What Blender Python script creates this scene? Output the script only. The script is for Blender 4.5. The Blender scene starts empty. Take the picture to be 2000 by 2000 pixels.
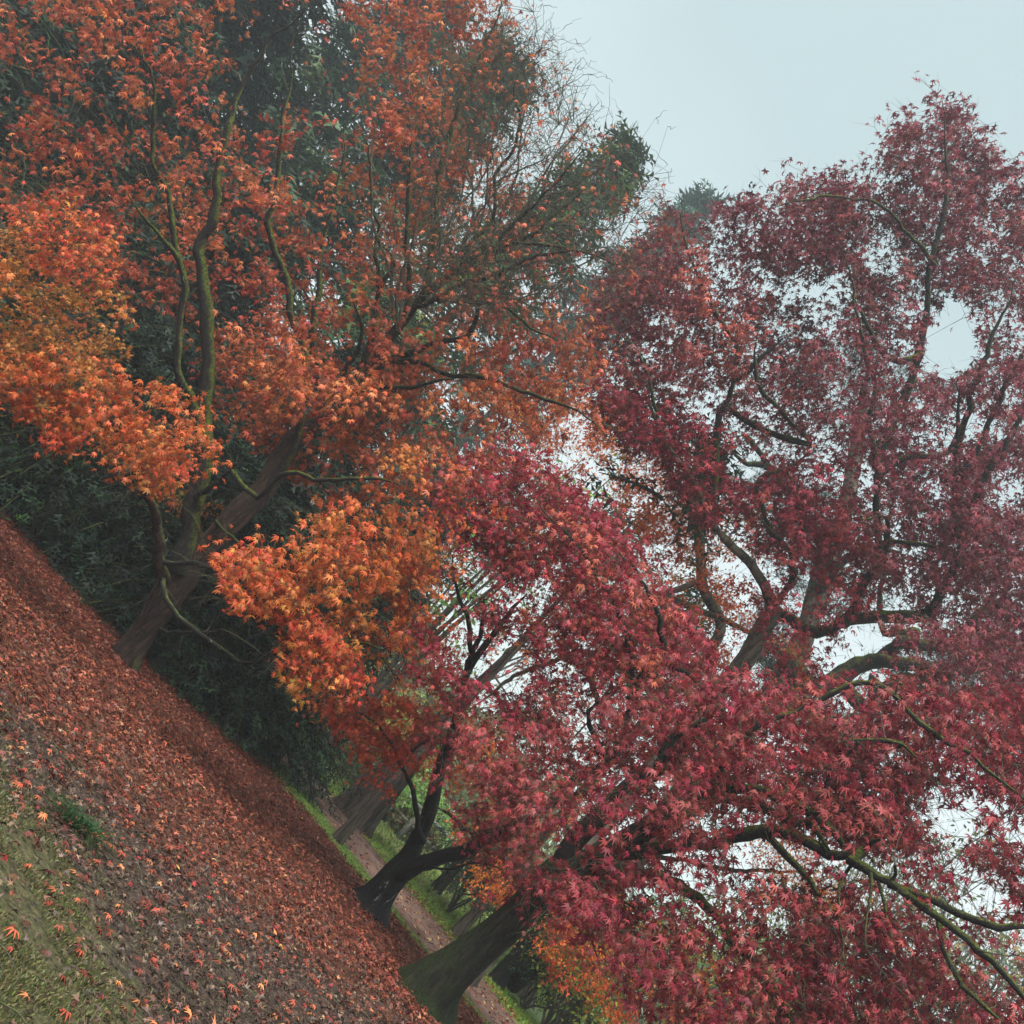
import bpy, math, random
import numpy as np
from mathutils import Vector, Matrix

# ------------------------------------------------------------------ camera
PITCH, ROLL, FOC, EYE = math.radians(14), math.radians(45), 2005.0, 1.6
_F = np.array([0, math.cos(PITCH), math.sin(PITCH)])
_R = np.array([1.0, 0, 0])
_U = np.array([0, -math.sin(PITCH), math.cos(PITCH)])
_X = math.cos(ROLL) * _R + math.sin(ROLL) * _U
_Y = -math.sin(ROLL) * _R + math.cos(ROLL) * _U
CAM = np.array([0, 0, EYE])

scene = bpy.context.scene
COL = scene.collection
cam_data = bpy.data.cameras.new('camera')
cam = bpy.data.objects.new('camera', cam_data)
COL.objects.link(cam)
cam_data.sensor_width = 36
cam_data.lens = 36 * FOC / 2000.0
cam_data.clip_start = 0.05
cam_data.clip_end = 900
m = Matrix((( _X[0], _Y[0], -_F[0], 0), (_X[1], _Y[1], -_F[1], 0), (_X[2], _Y[2], -_F[2], EYE), (0, 0, 0, 1)))
cam.matrix_world = m
scene.camera = cam

# ------------------------------------------------------------------ sky, sun, exposure
SUN_EL, SUN_AZ = math.radians(52), math.radians(-155)      # azimuth clockwise from +Y: behind the camera, to the left
world = bpy.data.worlds.new('World')
scene.world = world
world.use_nodes = True
nt = world.node_tree
nt.nodes.clear()
w_out = nt.nodes.new('ShaderNodeOutputWorld')
w_sky = nt.nodes.new('ShaderNodeTexSky')
w_sky.sky_type = 'NISHITA'
w_sky.sun_disc = False
w_sky.sun_elevation = SUN_EL
w_sky.sun_rotation = SUN_AZ
w_sky.dust_density = 3.0
w_bg = nt.nodes.new('ShaderNodeBackground')
w_bg.inputs['Strength'].default_value = 0.05
w_bg2 = nt.nodes.new('ShaderNodeBackground')               # the overcast cloud layer in front of it
w_tc = nt.nodes.new('ShaderNodeTexCoord')
w_sep = nt.nodes.new('ShaderNodeSeparateXYZ')
w_ramp = nt.nodes.new('ShaderNodeValToRGB')
w_ramp.color_ramp.elements[0].position = 0.0
w_ramp.color_ramp.elements[0].color = (1.12, 1.17, 1.19, 1)
w_ramp.color_ramp.elements[1].position = 0.80
w_ramp.color_ramp.elements[1].color = (0.56, 0.70, 0.72, 1)
e = w_ramp.color_ramp.elements.new(0.42); e.color = (0.93, 1.02, 1.04, 1)
w_nz = nt.nodes.new('ShaderNodeTexNoise'); w_nz.inputs['Scale'].default_value = 1.6
w_nz.inputs['Detail'].default_value = 3
w_ma = nt.nodes.new('ShaderNodeMath'); w_ma.operation = 'MULTIPLY_ADD'
w_ma.inputs[1].default_value = 0.3; 
w_add = nt.nodes.new('ShaderNodeMixShader'); w_add.inputs[0].default_value = 0.9
L = nt.links.new
L(w_tc.outputs['Generated'], w_sep.inputs[0]); L(w_tc.outputs['Generated'], w_nz.inputs['Vector'])
L(w_nz.outputs['Fac'], w_ma.inputs[0]); L(w_sep.outputs['Z'], w_ma.inputs[2])
L(w_ma.outputs[0], w_ramp.inputs[0]); L(w_ramp.outputs[0], w_bg2.inputs['Color'])
w_bg2.inputs['Strength'].default_value = 0.47
L(w_sky.outputs[0], w_bg.inputs['Color'])
L(w_bg.outputs[0], w_add.inputs[1]); L(w_bg2.outputs[0], w_add.inputs[2])
L(w_add.outputs[0], w_out.inputs['Surface'])

sun_data = bpy.data.lights.new('sun', 'SUN')
sun_data.energy = 2.6
sun_data.angle = math.radians(30)
sun_data.color = (1.0, 0.97, 0.93)
sun = bpy.data.objects.new('sun', sun_data)
COL.objects.link(sun)
sd = Vector((math.sin(SUN_AZ) * math.cos(SUN_EL), math.cos(SUN_AZ) * math.cos(SUN_EL), math.sin(SUN_EL)))
sun.rotation_euler = sd.to_track_quat('Z', 'Y').to_euler()

scene.view_settings.view_transform = 'Standard'
scene.view_settings.look = 'None'
scene.view_settings.exposure = 1.25
scene.view_settings.gamma = 1.0
scene.view_settings.use_curve_mapping = False
scene.render.engine = 'CYCLES'
cy = scene.cycles
cy.max_bounces = 6; cy.diffuse_bounces = 4; cy.glossy_bounces = 2
cy.transmission_bounces = 4; cy.transparent_max_bounces = 6; cy.volume_bounces = 1
cy.use_adaptive_sampling = True; cy.adaptive_threshold = 0.02
cy.use_denoising = True
cy.use_fast_gi = False
HAZE = 0.0025

# ------------------------------------------------------------------ helpers
rng = np.random.default_rng(7)
random.seed(7)

def ray(px, py):
    px = np.asarray(px, float)[..., None]; py = np.asarray(py, float)[..., None]
    return _F * FOC + (px - 1000) * _X - (py - 1000) * _Y

def W(px, py, D):
    """the place that lies D metres ahead (along +Y) where the photograph has the pixel"""
    d = ray(px, py)
    return d * (np.asarray(D, float)[..., None] / d[..., 1:2]) + CAM

def G(px, py, h=0.0):
    d = ray(px, py)
    return d * ((h - EYE) / d[..., 2:3]) + CAM

def proj(P):
    Q = P - CAM
    f = Q @ _F
    return 1000 + FOC * (Q @ _X) / f, 1000 - FOC * (Q @ _Y) / f, f

def norm(v):
    return v / np.maximum(np.linalg.norm(v, axis=-1, keepdims=True), 1e-9)

def lin(r, g, b):
    c = np.array([r, g, b], float) / 255
    return np.where(c <= 0.04045, c / 12.92, ((c + 0.055) / 1.055) ** 2.4)

def mesh_np(name, V, F, mat=None, colors=None, parent=None, smooth=False, kind=None, uv=None):
    """V (n,3), F (m,k) all faces the same size; ONE mesh object"""
    me = bpy.data.meshes.new(name)
    V = np.ascontiguousarray(V, np.float32); F = np.ascontiguousarray(F, np.int32)
    k = F.shape[1]
    me.vertices.add(len(V)); me.vertices.foreach_set('co', V.ravel())
    me.loops.add(F.size); me.loops.foreach_set('vertex_index', F.ravel())
    me.polygons.add(len(F))
    me.polygons.foreach_set('loop_start', np.arange(len(F), dtype=np.int32) * k)
    me.polygons.foreach_set('loop_total', np.full(len(F), k, np.int32))
    if smooth:
        me.polygons.foreach_set('use_smooth', np.ones(len(F), bool))
    me.update(calc_edges=True)
    if colors is not None:
        at = me.color_attributes.new('Col', 'FLOAT_COLOR', 'POINT')
        c = np.ones((len(V), 4), np.float32); c[:, :3] = colors
        at.data.foreach_set('color', c.ravel())
    if mat: me.materials.append(mat)
    o = bpy.data.objects.new(name, me)
    COL.objects.link(o)
    if parent is not None:
        o.parent = parent
        o.matrix_parent_inverse = Matrix.Translation(-Vector(parent.location))
    if kind: o['kind'] = kind
    return o

def thing(name, loc, label, cat, group=None):
    o = bpy.data.objects.new(name, None)
    o.empty_display_size = 0.3
    o.location = loc
    COL.objects.link(o)
    o['label'] = label; o['category'] = cat
    if group: o['group'] = group
    return o

def tag(o, label, cat, group=None):
    o['label'] = label; o['category'] = cat
    if group: o['group'] = group
    return o

# ------------------------------------------------------------------ materials
def new_mat(name):
    m = bpy.data.materials.new(name); m.use_nodes = True
    t = m.node_tree; t.nodes.clear()
    out = t.nodes.new('ShaderNodeOutputMaterial')
    return m, t, out

def leaf_mat(name, trans=0.3, rough=0.45, spec=0.5, boost=1.0):
    m, t, out = new_mat(name)
    a = t.nodes.new('ShaderNodeVertexColor'); a.layer_name = 'Col'
    p = t.nodes.new('ShaderNodeBsdfPrincipled')
    p.inputs['Roughness'].default_value = rough
    p.inputs['Specular IOR Level'].default_value = spec
    tr = t.nodes.new('ShaderNodeBsdfTranslucent')
    mx = t.nodes.new('ShaderNodeMixShader'); mx.inputs[0].default_value = trans
    t.links.new(a.outputs[0], p.inputs['Base Color']); t.links.new(a.outputs[0], tr.inputs['Color'])
    t.links.new(p.outputs[0], mx.inputs[1]); t.links.new(tr.outputs[0], mx.inputs[2])
    t.links.new(mx.outputs[0], out.inputs['Surface'])
    return m

def bark_mat(name, dark, light, moss=0.0, moss_col=(0.10, 0.13, 0.02), lichen=0.0, scale=9.0, stretch=0.18, rough=0.85, bump=0.6, moss_bias=0.0):
    m, t, out = new_mat(name)
    N = t.nodes.new; L = t.links.new
    tc = N('ShaderNodeTexCoord')
    mp = N('ShaderNodeMapping'); mp.inputs['Scale'].default_value = (1, 1, stretch)
    L(tc.outputs['Object'], mp.inputs[0])
    n1 = N('ShaderNodeTexNoise'); n1.inputs['Scale'].default_value = scale * 2; n1.inputs['Detail'].default_value = 8; n1.inputs['Roughness'].default_value = 0.7
    L(mp.outputs[0], n1.inputs['Vector'])
    v = N('ShaderNodeTexVoronoi'); v.feature = 'DISTANCE_TO_EDGE'; v.inputs['Scale'].default_value = scale
    dis = N('ShaderNodeVectorMath'); dis.operation = 'MULTIPLY_ADD'; dis.inputs[1].default_value = (0.25, 0.25, 0.25)
    L(n1.outputs['Color'], dis.inputs[0]); L(mp.outputs[0], dis.inputs[2]); L(dis.outputs[0], v.inputs['Vector'])
    r = N('ShaderNodeValToRGB'); r.color_ramp.elements[0].color = (*dark, 1); r.color_ramp.elements[1].color = (*light, 1)
    r.color_ramp.elements[0].position = 0.3; r.color_ramp.elements[1].position = 0.72
    L(n1.outputs['Fac'], r.inputs[0])
    crk = N('ShaderNodeMapRange'); crk.inputs['From Min'].default_value = 0.0; crk.inputs['From Max'].default_value = 0.16
    crk.inputs['To Min'].default_value = 0.3; crk.inputs['To Max'].default_value = 1.15; L(v.outputs['Distance'], crk.inputs['Value'])
    sc_ = N('ShaderNodeVectorMath'); sc_.operation = 'SCALE'; L(r.outputs[0], sc_.inputs[0]); L(crk.outputs[0], sc_.inputs['Scale'])
    col = sc_.outputs[0]
    if moss > 0:
        ge = N('ShaderNodeNewGeometry'); sp = N('ShaderNodeSeparateXYZ'); L(ge.outputs['Normal'], sp.inputs[0])
        n2 = N('ShaderNodeTexNoise'); n2.inputs['Scale'].default_value = 4.5; n2.inputs['Detail'].default_value = 9; n2.inputs['Roughness'].default_value = 0.7
        L(tc.outputs['Object'], n2.inputs['Vector'])
        ma = N('ShaderNodeMath'); ma.operation = 'MULTIPLY_ADD'; ma.inputs[1].default_value = 0.45
        L(sp.outputs['Z'], ma.inputs[0]); L(n2.outputs['Fac'], ma.inputs[2])
        mr = N('ShaderNodeMapRange'); mr.inputs['From Min'].default_value = 0.78 - moss * 0.4 - moss_bias; mr.inputs['From Max'].default_value = 0.98 - moss * 0.4 - moss_bias
        L(ma.outputs[0], mr.inputs['Value'])
        n3 = N('ShaderNodeTexNoise'); n3.inputs['Scale'].default_value = 32; n3.inputs['Detail'].default_value = 6; L(tc.outputs['Object'], n3.inputs['Vector'])
        r3 = N('ShaderNodeValToRGB'); r3.color_ramp.elements[0].color = tuple(c * 0.35 for c in moss_col) + (1,); r3.color_ramp.elements[1].color = tuple(c * 1.5 for c in moss_col) + (1,)
        r3.color_ramp.elements[0].position = 0.35; r3.color_ramp.elements[1].position = 0.65
        L(n3.outputs['Fac'], r3.inputs[0])
        mx = N('ShaderNodeMixRGB'); L(mr.outputs[0], mx.inputs[0]); L(col, mx.inputs[1]); L(r3.outputs[0], mx.inputs[2]); col = mx.outputs[0]
    if lichen > 0:
        v2 = N('ShaderNodeTexVoronoi'); v2.inputs['Scale'].default_value = 5; L(dis.outputs[0], v2.inputs['Vector'])
        m2 = N('ShaderNodeMapRange'); m2.inputs['From Min'].default_value = 0.20 * lichen; m2.inputs['From Max'].default_value = 0.14 * lichen
        L(v2.outputs['Distance'], m2.inputs['Value'])
        mx = N('ShaderNodeMixRGB'); L(m2.outputs[0], mx.inputs[0]); L(col, mx.inputs[1]); mx.inputs[2].default_value = (0.35, 0.38, 0.33, 1); col = mx.outputs[0]
    p = N('ShaderNodeBsdfPrincipled'); p.inputs['Roughness'].default_value = rough
    p.inputs['Specular IOR Level'].default_value = 0.3
    L(col, p.inputs['Base Color'])
    h = N('ShaderNodeMath'); h.operation = 'MULTIPLY_ADD'; h.inputs[1].default_value = 0.6
    L(v.outputs['Distance'], h.inputs[0]); L(n1.outputs['Fac'], h.inputs[2])
    b = N('ShaderNodeBump'); b.inputs['Strength'].default_value = bump; b.inputs['Distance'].default_value = 0.05
    L(h.outputs[0], b.inputs['Height']); L(b.outputs[0], p.inputs['Normal'])
    L(p.outputs[0], out.inputs['Surface'])
    return m

def noise_mat(name, cols, scale, detail=6, rough=0.9, bump=0.3, bdist=0.03, scale2=None, spec=0.25):
    m, t, out = new_mat(name)
    N = t.nodes.new; L = t.links.new
    tc = N('ShaderNodeTexCoord')
    n = N('ShaderNodeTexNoise'); n.inputs['Scale'].default_value = scale; n.inputs['Detail'].default_value = detail; n.inputs['Roughness'].default_value = 0.75
    L(tc.outputs['Object'], n.inputs['Vector'])
    r = N('ShaderNodeValToRGB')
    els = r.color_ramp.elements
    while len(els) < len(cols): els.new(0.5)
    for i, c in enumerate(cols):
        els[i].position = 0.3 + 0.4 * i / (len(cols) - 1); els[i].color = (*c, 1)
    L(n.outputs['Fac'], r.inputs[0]); col = r.outputs[0]
    if scale2:
        n2 = N('ShaderNodeTexNoise'); n2.inputs['Scale'].default_value = scale2; n2.inputs['Detail'].default_value = 4
        L(tc.outputs['Object'], n2.inputs['Vector'])
        mr = N('ShaderNodeMapRange'); mr.inputs['From Min'].default_value = 0.35; mr.inputs['From Max'].default_value = 0.65
        mr.inputs['To Min'].default_value = 0.6; mr.inputs['To Max'].default_value = 1.3; L(n2.outputs['Fac'], mr.inputs['Value'])
        mu = N('ShaderNodeVectorMath'); mu.operation = 'SCALE'; L(col, mu.inputs[0]); L(mr.outputs[0], mu.inputs['Scale']); col = mu.outputs[0]
    p = N('ShaderNodeBsdfPrincipled'); p.inputs['Roughness'].default_value = rough; p.inputs['Specular IOR Level'].default_value = spec
    L(col, p.inputs['Base Color'])
    b = N('ShaderNodeBump'); b.inputs['Strength'].default_value = bump; b.inputs['Distance'].default_value = bdist
    L(n.outputs['Fac'], b.inputs['Height']); L(b.outputs[0], p.inputs['Normal'])
    L(p.outputs[0], out.inputs['Surface'])
    return m

M_LEAF = leaf_mat('autumn_leaf', 0.36, 0.5, 0.32)
M_NEEDLE = leaf_mat('evergreen_needles', 0.12, 0.6, 0.3)
M_LITTER = leaf_mat('fallen_leaf', 0.05, 0.5, 0.4)
M_GRASS = leaf_mat('grass_blade', 0.25, 0.5, 0.35)
M_BARK_RED = bark_mat('maple_bark', (0.014, 0.009, 0.007), (0.105, 0.066, 0.048), moss=0.3, moss_col=(0.10, 0.125, 0.02), scale=10, bump=1.0)
M_BARK_BLACK = bark_mat('wet_black_bark', (0.003, 0.003, 0.003), (0.016, 0.014, 0.012), moss=0.05, lichen=0.55, scale=12, rough=0.6)
M_BARK_MOSS = bark_mat('mossy_bark', (0.015, 0.015, 0.01), (0.05, 0.045, 0.03), moss=0.9, moss_col=(0.026, 0.042, 0.009), scale=9, bump=1.0)
M_LIMB_MOSS = bark_mat('mossy_branch_bark', (0.012, 0.011, 0.01), (0.05, 0.042, 0.035), moss=0.72, moss_col=(0.11, 0.14, 0.015), scale=16, bump=1.0)
M_BARK_PINE = bark_mat('pine_bark', (0.05, 0.04, 0.03), (0.17, 0.14, 0.11), moss=0.5, moss_col=(0.08, 0.10, 0.03), scale=6)
M_BARK_RW = bark_mat('redwood_bark', (0.025, 0.019, 0.016), (0.15, 0.12, 0.097), scale=7, stretch=0.09, bump=1.0)
M_TWIG = bark_mat('twig_bark', (0.05, 0.042, 0.034), (0.20, 0.175, 0.14), moss=0.3, moss_col=(0.09, 0.11, 0.03), scale=20)

# ------------------------------------------------------------------ tubes
def catmull(P, step):
    P = np.asarray(P, float)
    if len(P) < 3:
        Q = np.vstack([2 * P[0] - P[1], P, 2 * P[-1] - P[-2]])
    else:
        Q = np.vstack([2 * P[0] - P[1], P, 2 * P[-1] - P[-2]])
    out = []
    for i in range(1, len(Q) - 2):
        n = max(1, int(np.linalg.norm(Q[i + 1][:3] - Q[i][:3]) / step))
        t = np.linspace(0, 1, n, endpoint=False)[:, None]
        p0, p1, p2, p3 = Q[i - 1], Q[i], Q[i + 1], Q[i + 2]
        out.append(0.5 * (2 * p1 + (p2 - p0) * t + (2 * p0 - 5 * p1 + 4 * p2 - p3) * t ** 2 + (3 * p1 - p0 - 3 * p2 + p3) * t ** 3))
    out.append(P[-1:])
    return np.vstack(out)

def tube_batch(P, Rr, sides, rough=0.0):
    """P (M,N,3) Rr (M,N) -> verts, quad faces"""
    P = np.asarray(P, float); M_, N_, _ = P.shape
    T = np.empty_like(P)
    T[:, 1:-1] = P[:, 2:] - P[:, :-2]; T[:, 0] = P[:, 1] - P[:, 0]; T[:, -1] = P[:, -1] - P[:, -2]
    T = norm(T)
    mean = norm(T.mean(1, keepdims=True))
    ref = np.where(np.abs(mean[..., 2:3]) > 0.7, np.array([1.0, 0.13, 0]), np.array([0.0, 0.1, 1.0]))
    A = norm(np.cross(T, ref)); B = np.cross(T, A)
    ang = np.arange(sides) * 2 * np.pi / sides
    rr = Rr[:, :, None]
    if rough > 0:
        lob = np.zeros((M_, N_, sides))
        for k in (2, 3, 5):
            ph = rng.random((M_, 1, 1)) * 6.28 + np.cumsum(rng.normal(0, 0.12, (M_, N_, 1)), 1)
            lob += np.cos(k * ang[None, None] + ph) * rough * rng.uniform(0.5, 1.0, (M_, 1, 1)) / k ** 0.5
        lob += rng.normal(0, rough * 0.22, (M_, N_, sides))
        rr = rr * (1 + lob)
    V = P[:, :, None, :] + (A[:, :, None, :] * np.cos(ang)[None, None, :, None] + B[:, :, None, :] * np.sin(ang)[None, None, :, None]) * (rr[..., None] if rr.shape[-1] == sides else rr[..., None])
    V = V.reshape(-1, 3)
    i = np.arange(M_)[:, None, None] * N_ * sides + np.arange(N_ - 1)[None, :, None] * sides
    j = np.arange(sides)[None, None, :]; j2 = (j + 1) % sides
    Fq = np.stack([i + j, i + j2, i + sides + j2, i + sides + j], -1).reshape(-1, 4)
    return V, Fq

class Bag:
    def __init__(s): s.V = []; s.F = []; s.C = []; s.n = 0
    def add(s, V, F, C=None):
        if len(V) == 0: return
        s.V.append(V); s.F.append(F + s.n); s.n += len(V)
        if C is not None: s.C.append(C)
    def build(s, name, mat, parent=None, kind=None, smooth=False):
        if not s.V: return None
        return mesh_np(name, np.vstack(s.V), np.vstack(s.F), mat, np.vstack(s.C) if s.C else None, parent, smooth, kind)

def ground_h(x, y):
    d = np.hypot(x, y); a = np.clip((16.5 - d) / 3, 0, 1)
    return a * (0.022 * np.sin(x * 1.7 + 1.2 * np.sin(y * 1.3)) * np.sin(y * 1.9 + 0.7 * np.sin(x * 2.1)) + 0.012 * np.sin(x * 4.3 + y * 2.7) * np.sin(y * 5.1 - x * 3.2) + 0.006 * np.sin(x * 11 + 3 * np.sin(y * 7)) * np.sin(y * 13 - x * 5))

# ------------------------------------------------------------------ leaf shapes
def palmate(lobes, spread, droop=0.25, width=0.22):
    """one flat palmate leaf in its own frame: x across, y towards the middle tip, z up; about 1 wide"""
    angs = np.linspace(-spread, spread, lobes)
    lens = 0.62 * (1 - 0.42 * np.abs(angs / spread) ** 1.6)
    V = [[0, 0, 0]]; F = []
    val = []
    for i in range(lobes + 1):
        a = angs[0] - 0.3 if i == 0 else (angs[-1] + 0.3 if i == lobes else (angs[i - 1] + angs[i]) / 2)
        l = 0.16 if i in (0, lobes) else width
        val.append(len(V)); V.append([l * math.sin(a), l * math.cos(a), 0.03])
    for i, (a, l) in enumerate(zip(angs, lens)):
        t = len(V); V.append([l * math.sin(a), l * math.cos(a), -droop * l])
        F.append([0, t, val[i]]); F.append([0, val[i + 1], t])
    return np.array(V, float), np.array(F, int)

LEAF7 = palmate(7, 2.15, 0.3, 0.2)
LEAF5 = palmate(5, 1.85, 0.25, 0.2)
def frond(n=4, w=0.5):
    V = []; F = []
    for i in range(n):
        y = i / n; s = -1 if i % 2 else 1; l = w * (1 - 0.6 * y)
        k = len(V)
        V += [[0, y * 0.9, 0], [0, y * 0.9 + 0.22, 0], [s * l, y * 0.9 + 0.3, -0.1 * l]]
        F.append([k, k + 1, k + 2])
    k = len(V); V += [[-0.03, 0, 0], [0.03, 0, 0], [0, 1.05, -0.08]]; F.append([k, k + 1, k + 2])
    return np.array(V, float), np.array(F, int)
LEAF3 = palmate(3, 1.25, 0.3, 0.24)
FROND = frond()
NEEDLES = (np.array([[-.02, 0, 0], [.02, 0, 0], [0, .9, 0], [-.02, 0, 0], [.02, 0, 0], [.45, .75, .1], [-.02, 0, 0], [.02, 0, 0], [-.45, .75, .1], [0, 0, -.02], [0, 0, .02], [.1, .6, .5], [0, 0, -.02], [0, 0, .02], [-.1, .6, -.4]], float),
           np.arange(15).reshape(5, 3))
OVAL = (np.array([[0, 0, 0], [.28, .35, .05], [.2, .75, 0], [0, 1, -.08], [-.2, .75, 0], [-.28, .35, .05]], float),
        np.array([[0, 1, 5], [1, 2, 5], [2, 4, 5], [2, 3, 4]]))

def frames(nrm, tip):
    Z = norm(nrm); Yv = norm(tip - Z * (tip * Z).sum(-1, keepdims=True)); X = np.cross(Yv, Z)
    return X, Yv, Z

def place(shape, C, nrm, tip, size, squash=None, droopv=None):
    """-> verts (n*k,3), faces"""
    V0, F0 = shape
    X, Yv, Z = frames(nrm, tip)
    n = len(C); k = len(V0)
    v = np.broadcast_to(V0, (n, k, 3)).copy()
    v[..., 0] *= rng.uniform(0.72, 1.05, (n, 1))
    if droopv is not None:
        rad2 = v[..., 0] ** 2 + v[..., 1] ** 2
        v[..., 2] -= rad2 * droopv[:, None]
    v += rng.normal(0, 0.02, v.shape) * (np.arange(k) > 0)[None, :, None]
    v *= size[:, None, None]
    out = C[:, None] + v[..., 0:1] * X[:, None] + v[..., 1:2] * Yv[:, None] + v[..., 2:3] * Z[:, None]
    F = (F0[None] + (np.arange(n) * k)[:, None, None]).reshape(-1, 3)
    return out.reshape(-1, 3), F

def colour(n, palette, spread=0.16, key=None):
    """palette: list of (srgb, weight); key: optional clump ids so that a spray shares a hue"""
    cols = np.array([lin(*c) for c, _ in palette]); w = np.array([w for _, w in palette], float); w /= w.sum()
    if key is None:
        idx = rng.choice(len(cols), n, p=w)
        base = cols[idx]
    else:
        ku, inv = np.unique(key, return_inverse=True)
        a = cols[rng.choice(len(cols), len(ku), p=w)][inv]
        b = cols[rng.choice(len(cols), n, p=w)]
        t = rng.uniform(0, 0.6, (n, 1)); base = a * (1 - t) + b * t
    return np.clip(base * np.exp(rng.normal(0, spread, (n, 1))) * np.exp(rng.normal(0, spread * 0.35, (n, 3))), 0, 0.9)

KEEP = []
# ------------------------------------------------------------------ trees grown over limbs drawn where they stand
def inside(poly, x, y):
    poly = np.asarray(poly, float); r = np.zeros(len(x), bool); j = len(poly) - 1
    for i in range(len(poly)):
        xi, yi = poly[i]; xj, yj = poly[j]
        c = ((yi > y) != (yj > y)) & (x < (xj - xi) * (y - yi) / (yj - yi + 1e-9) + xi)
        r ^= c; j = i
    return r

def edge_dist(poly, x, y):
    poly = np.asarray(poly, float); d = np.full(len(x), 1e9)
    for i in range(len(poly)):
        a = poly[i - 1]; b = poly[i]; ab = b - a
        t = np.clip(((x - a[0]) * ab[0] + (y - a[1]) * ab[1]) / (ab @ ab + 1e-9), 0, 1)
        d = np.minimum(d, np.hypot(x - a[0] - t * ab[0], y - a[1] - t * ab[1]))
    return d

def sample_region(poly, D, T, n, clump=4.0, gaps=(), flat=0.4, cr=0.55):
    """spray centres in a rounded slab of space D +- T metres ahead, gathered in flattish clumps"""
    poly = np.asarray(poly, float)
    lo = poly.min(0); hi = poly.max(0)
    pts = []
    seeds = []
    need = max(1, int(n / clump))
    while len(seeds) < need:
        x = rng.uniform(lo[0], hi[0], 400); y = rng.uniform(lo[1], hi[1], 400)
        k = inside(poly, x, y)
        for gx, gy, gr, gs in gaps:
            k &= ~((np.hypot(x - gx, y - gy) < gr) & (rng.random(400) < gs))
        x = x[k]; y = y[k]
        e = edge_dist(poly, x, y)
        d = D + T * np.sqrt(np.clip(e / 160.0, 0.08, 1)) * rng.uniform(-1, 1, len(x))
        seeds += list(W(x, y, d))
    seeds = np.array(seeds[:need])
    idx = rng.integers(0, need, n)
    P = seeds[idx] + rng.normal(0, 1, (n, 3)) * np.array([cr, cr, cr * flat])
    if gaps:
        px, py, _ = proj(P); k = np.ones(n, bool)
        for gx, gy, gr, gs in gaps:
            k &= ~((np.hypot(px - gx, py - gy) < gr * 0.9) & (rng.random(n) < gs))
        P = P[k]; idx = idx[k]
    px, py, _ = proj(P)
    k = inside(poly, px, py) | (edge_dist(poly, px, py) < rng.exponential(14, len(px)))
    return P[k], idx[k]

def limb_path(pts, step=0.11, wig=0.034, taper=1.0):
    """pts: (px, py, D, width in px) -> points and radii"""
    a = np.array(pts, float)
    P = W(a[:, 0], a[:, 1], a[:, 2])
    dist = np.linalg.norm(P - CAM, axis=1)
    r = a[:, 3] * dist / FOC / 2
    q = catmull(np.hstack([P, r[:, None]]), step)
    n = len(q)
    j = np.cumsum(rng.normal(0, wig, (n, 3)), 0); j -= np.linspace(0, 1, n)[:, None] * j[-1]
    q[:, :3] += j * 0.5
    kn = np.convolve(rng.normal(0, 1, n + 4), np.ones(5) / 5, 'valid')
    q[:, 3] *= 1 + 0.22 * kn * min(1, taper + 0.1)
    q[:, 3] *= 1 - 0.8 * np.clip((np.arange(n) - n * 0.72) / (n * 0.28), 0, 1) * taper
    return q[:, :3], np.maximum(q[:, 3], 0.004)

def auto(pts2, w0, w1, D0, D1):
    n = len(pts2)
    return [(x, y, D0 + (D1 - D0) * i / (n - 1), w0 + (w1 - w0) * i / (n - 1)) for i, (x, y) in enumerate(pts2)]

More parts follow.
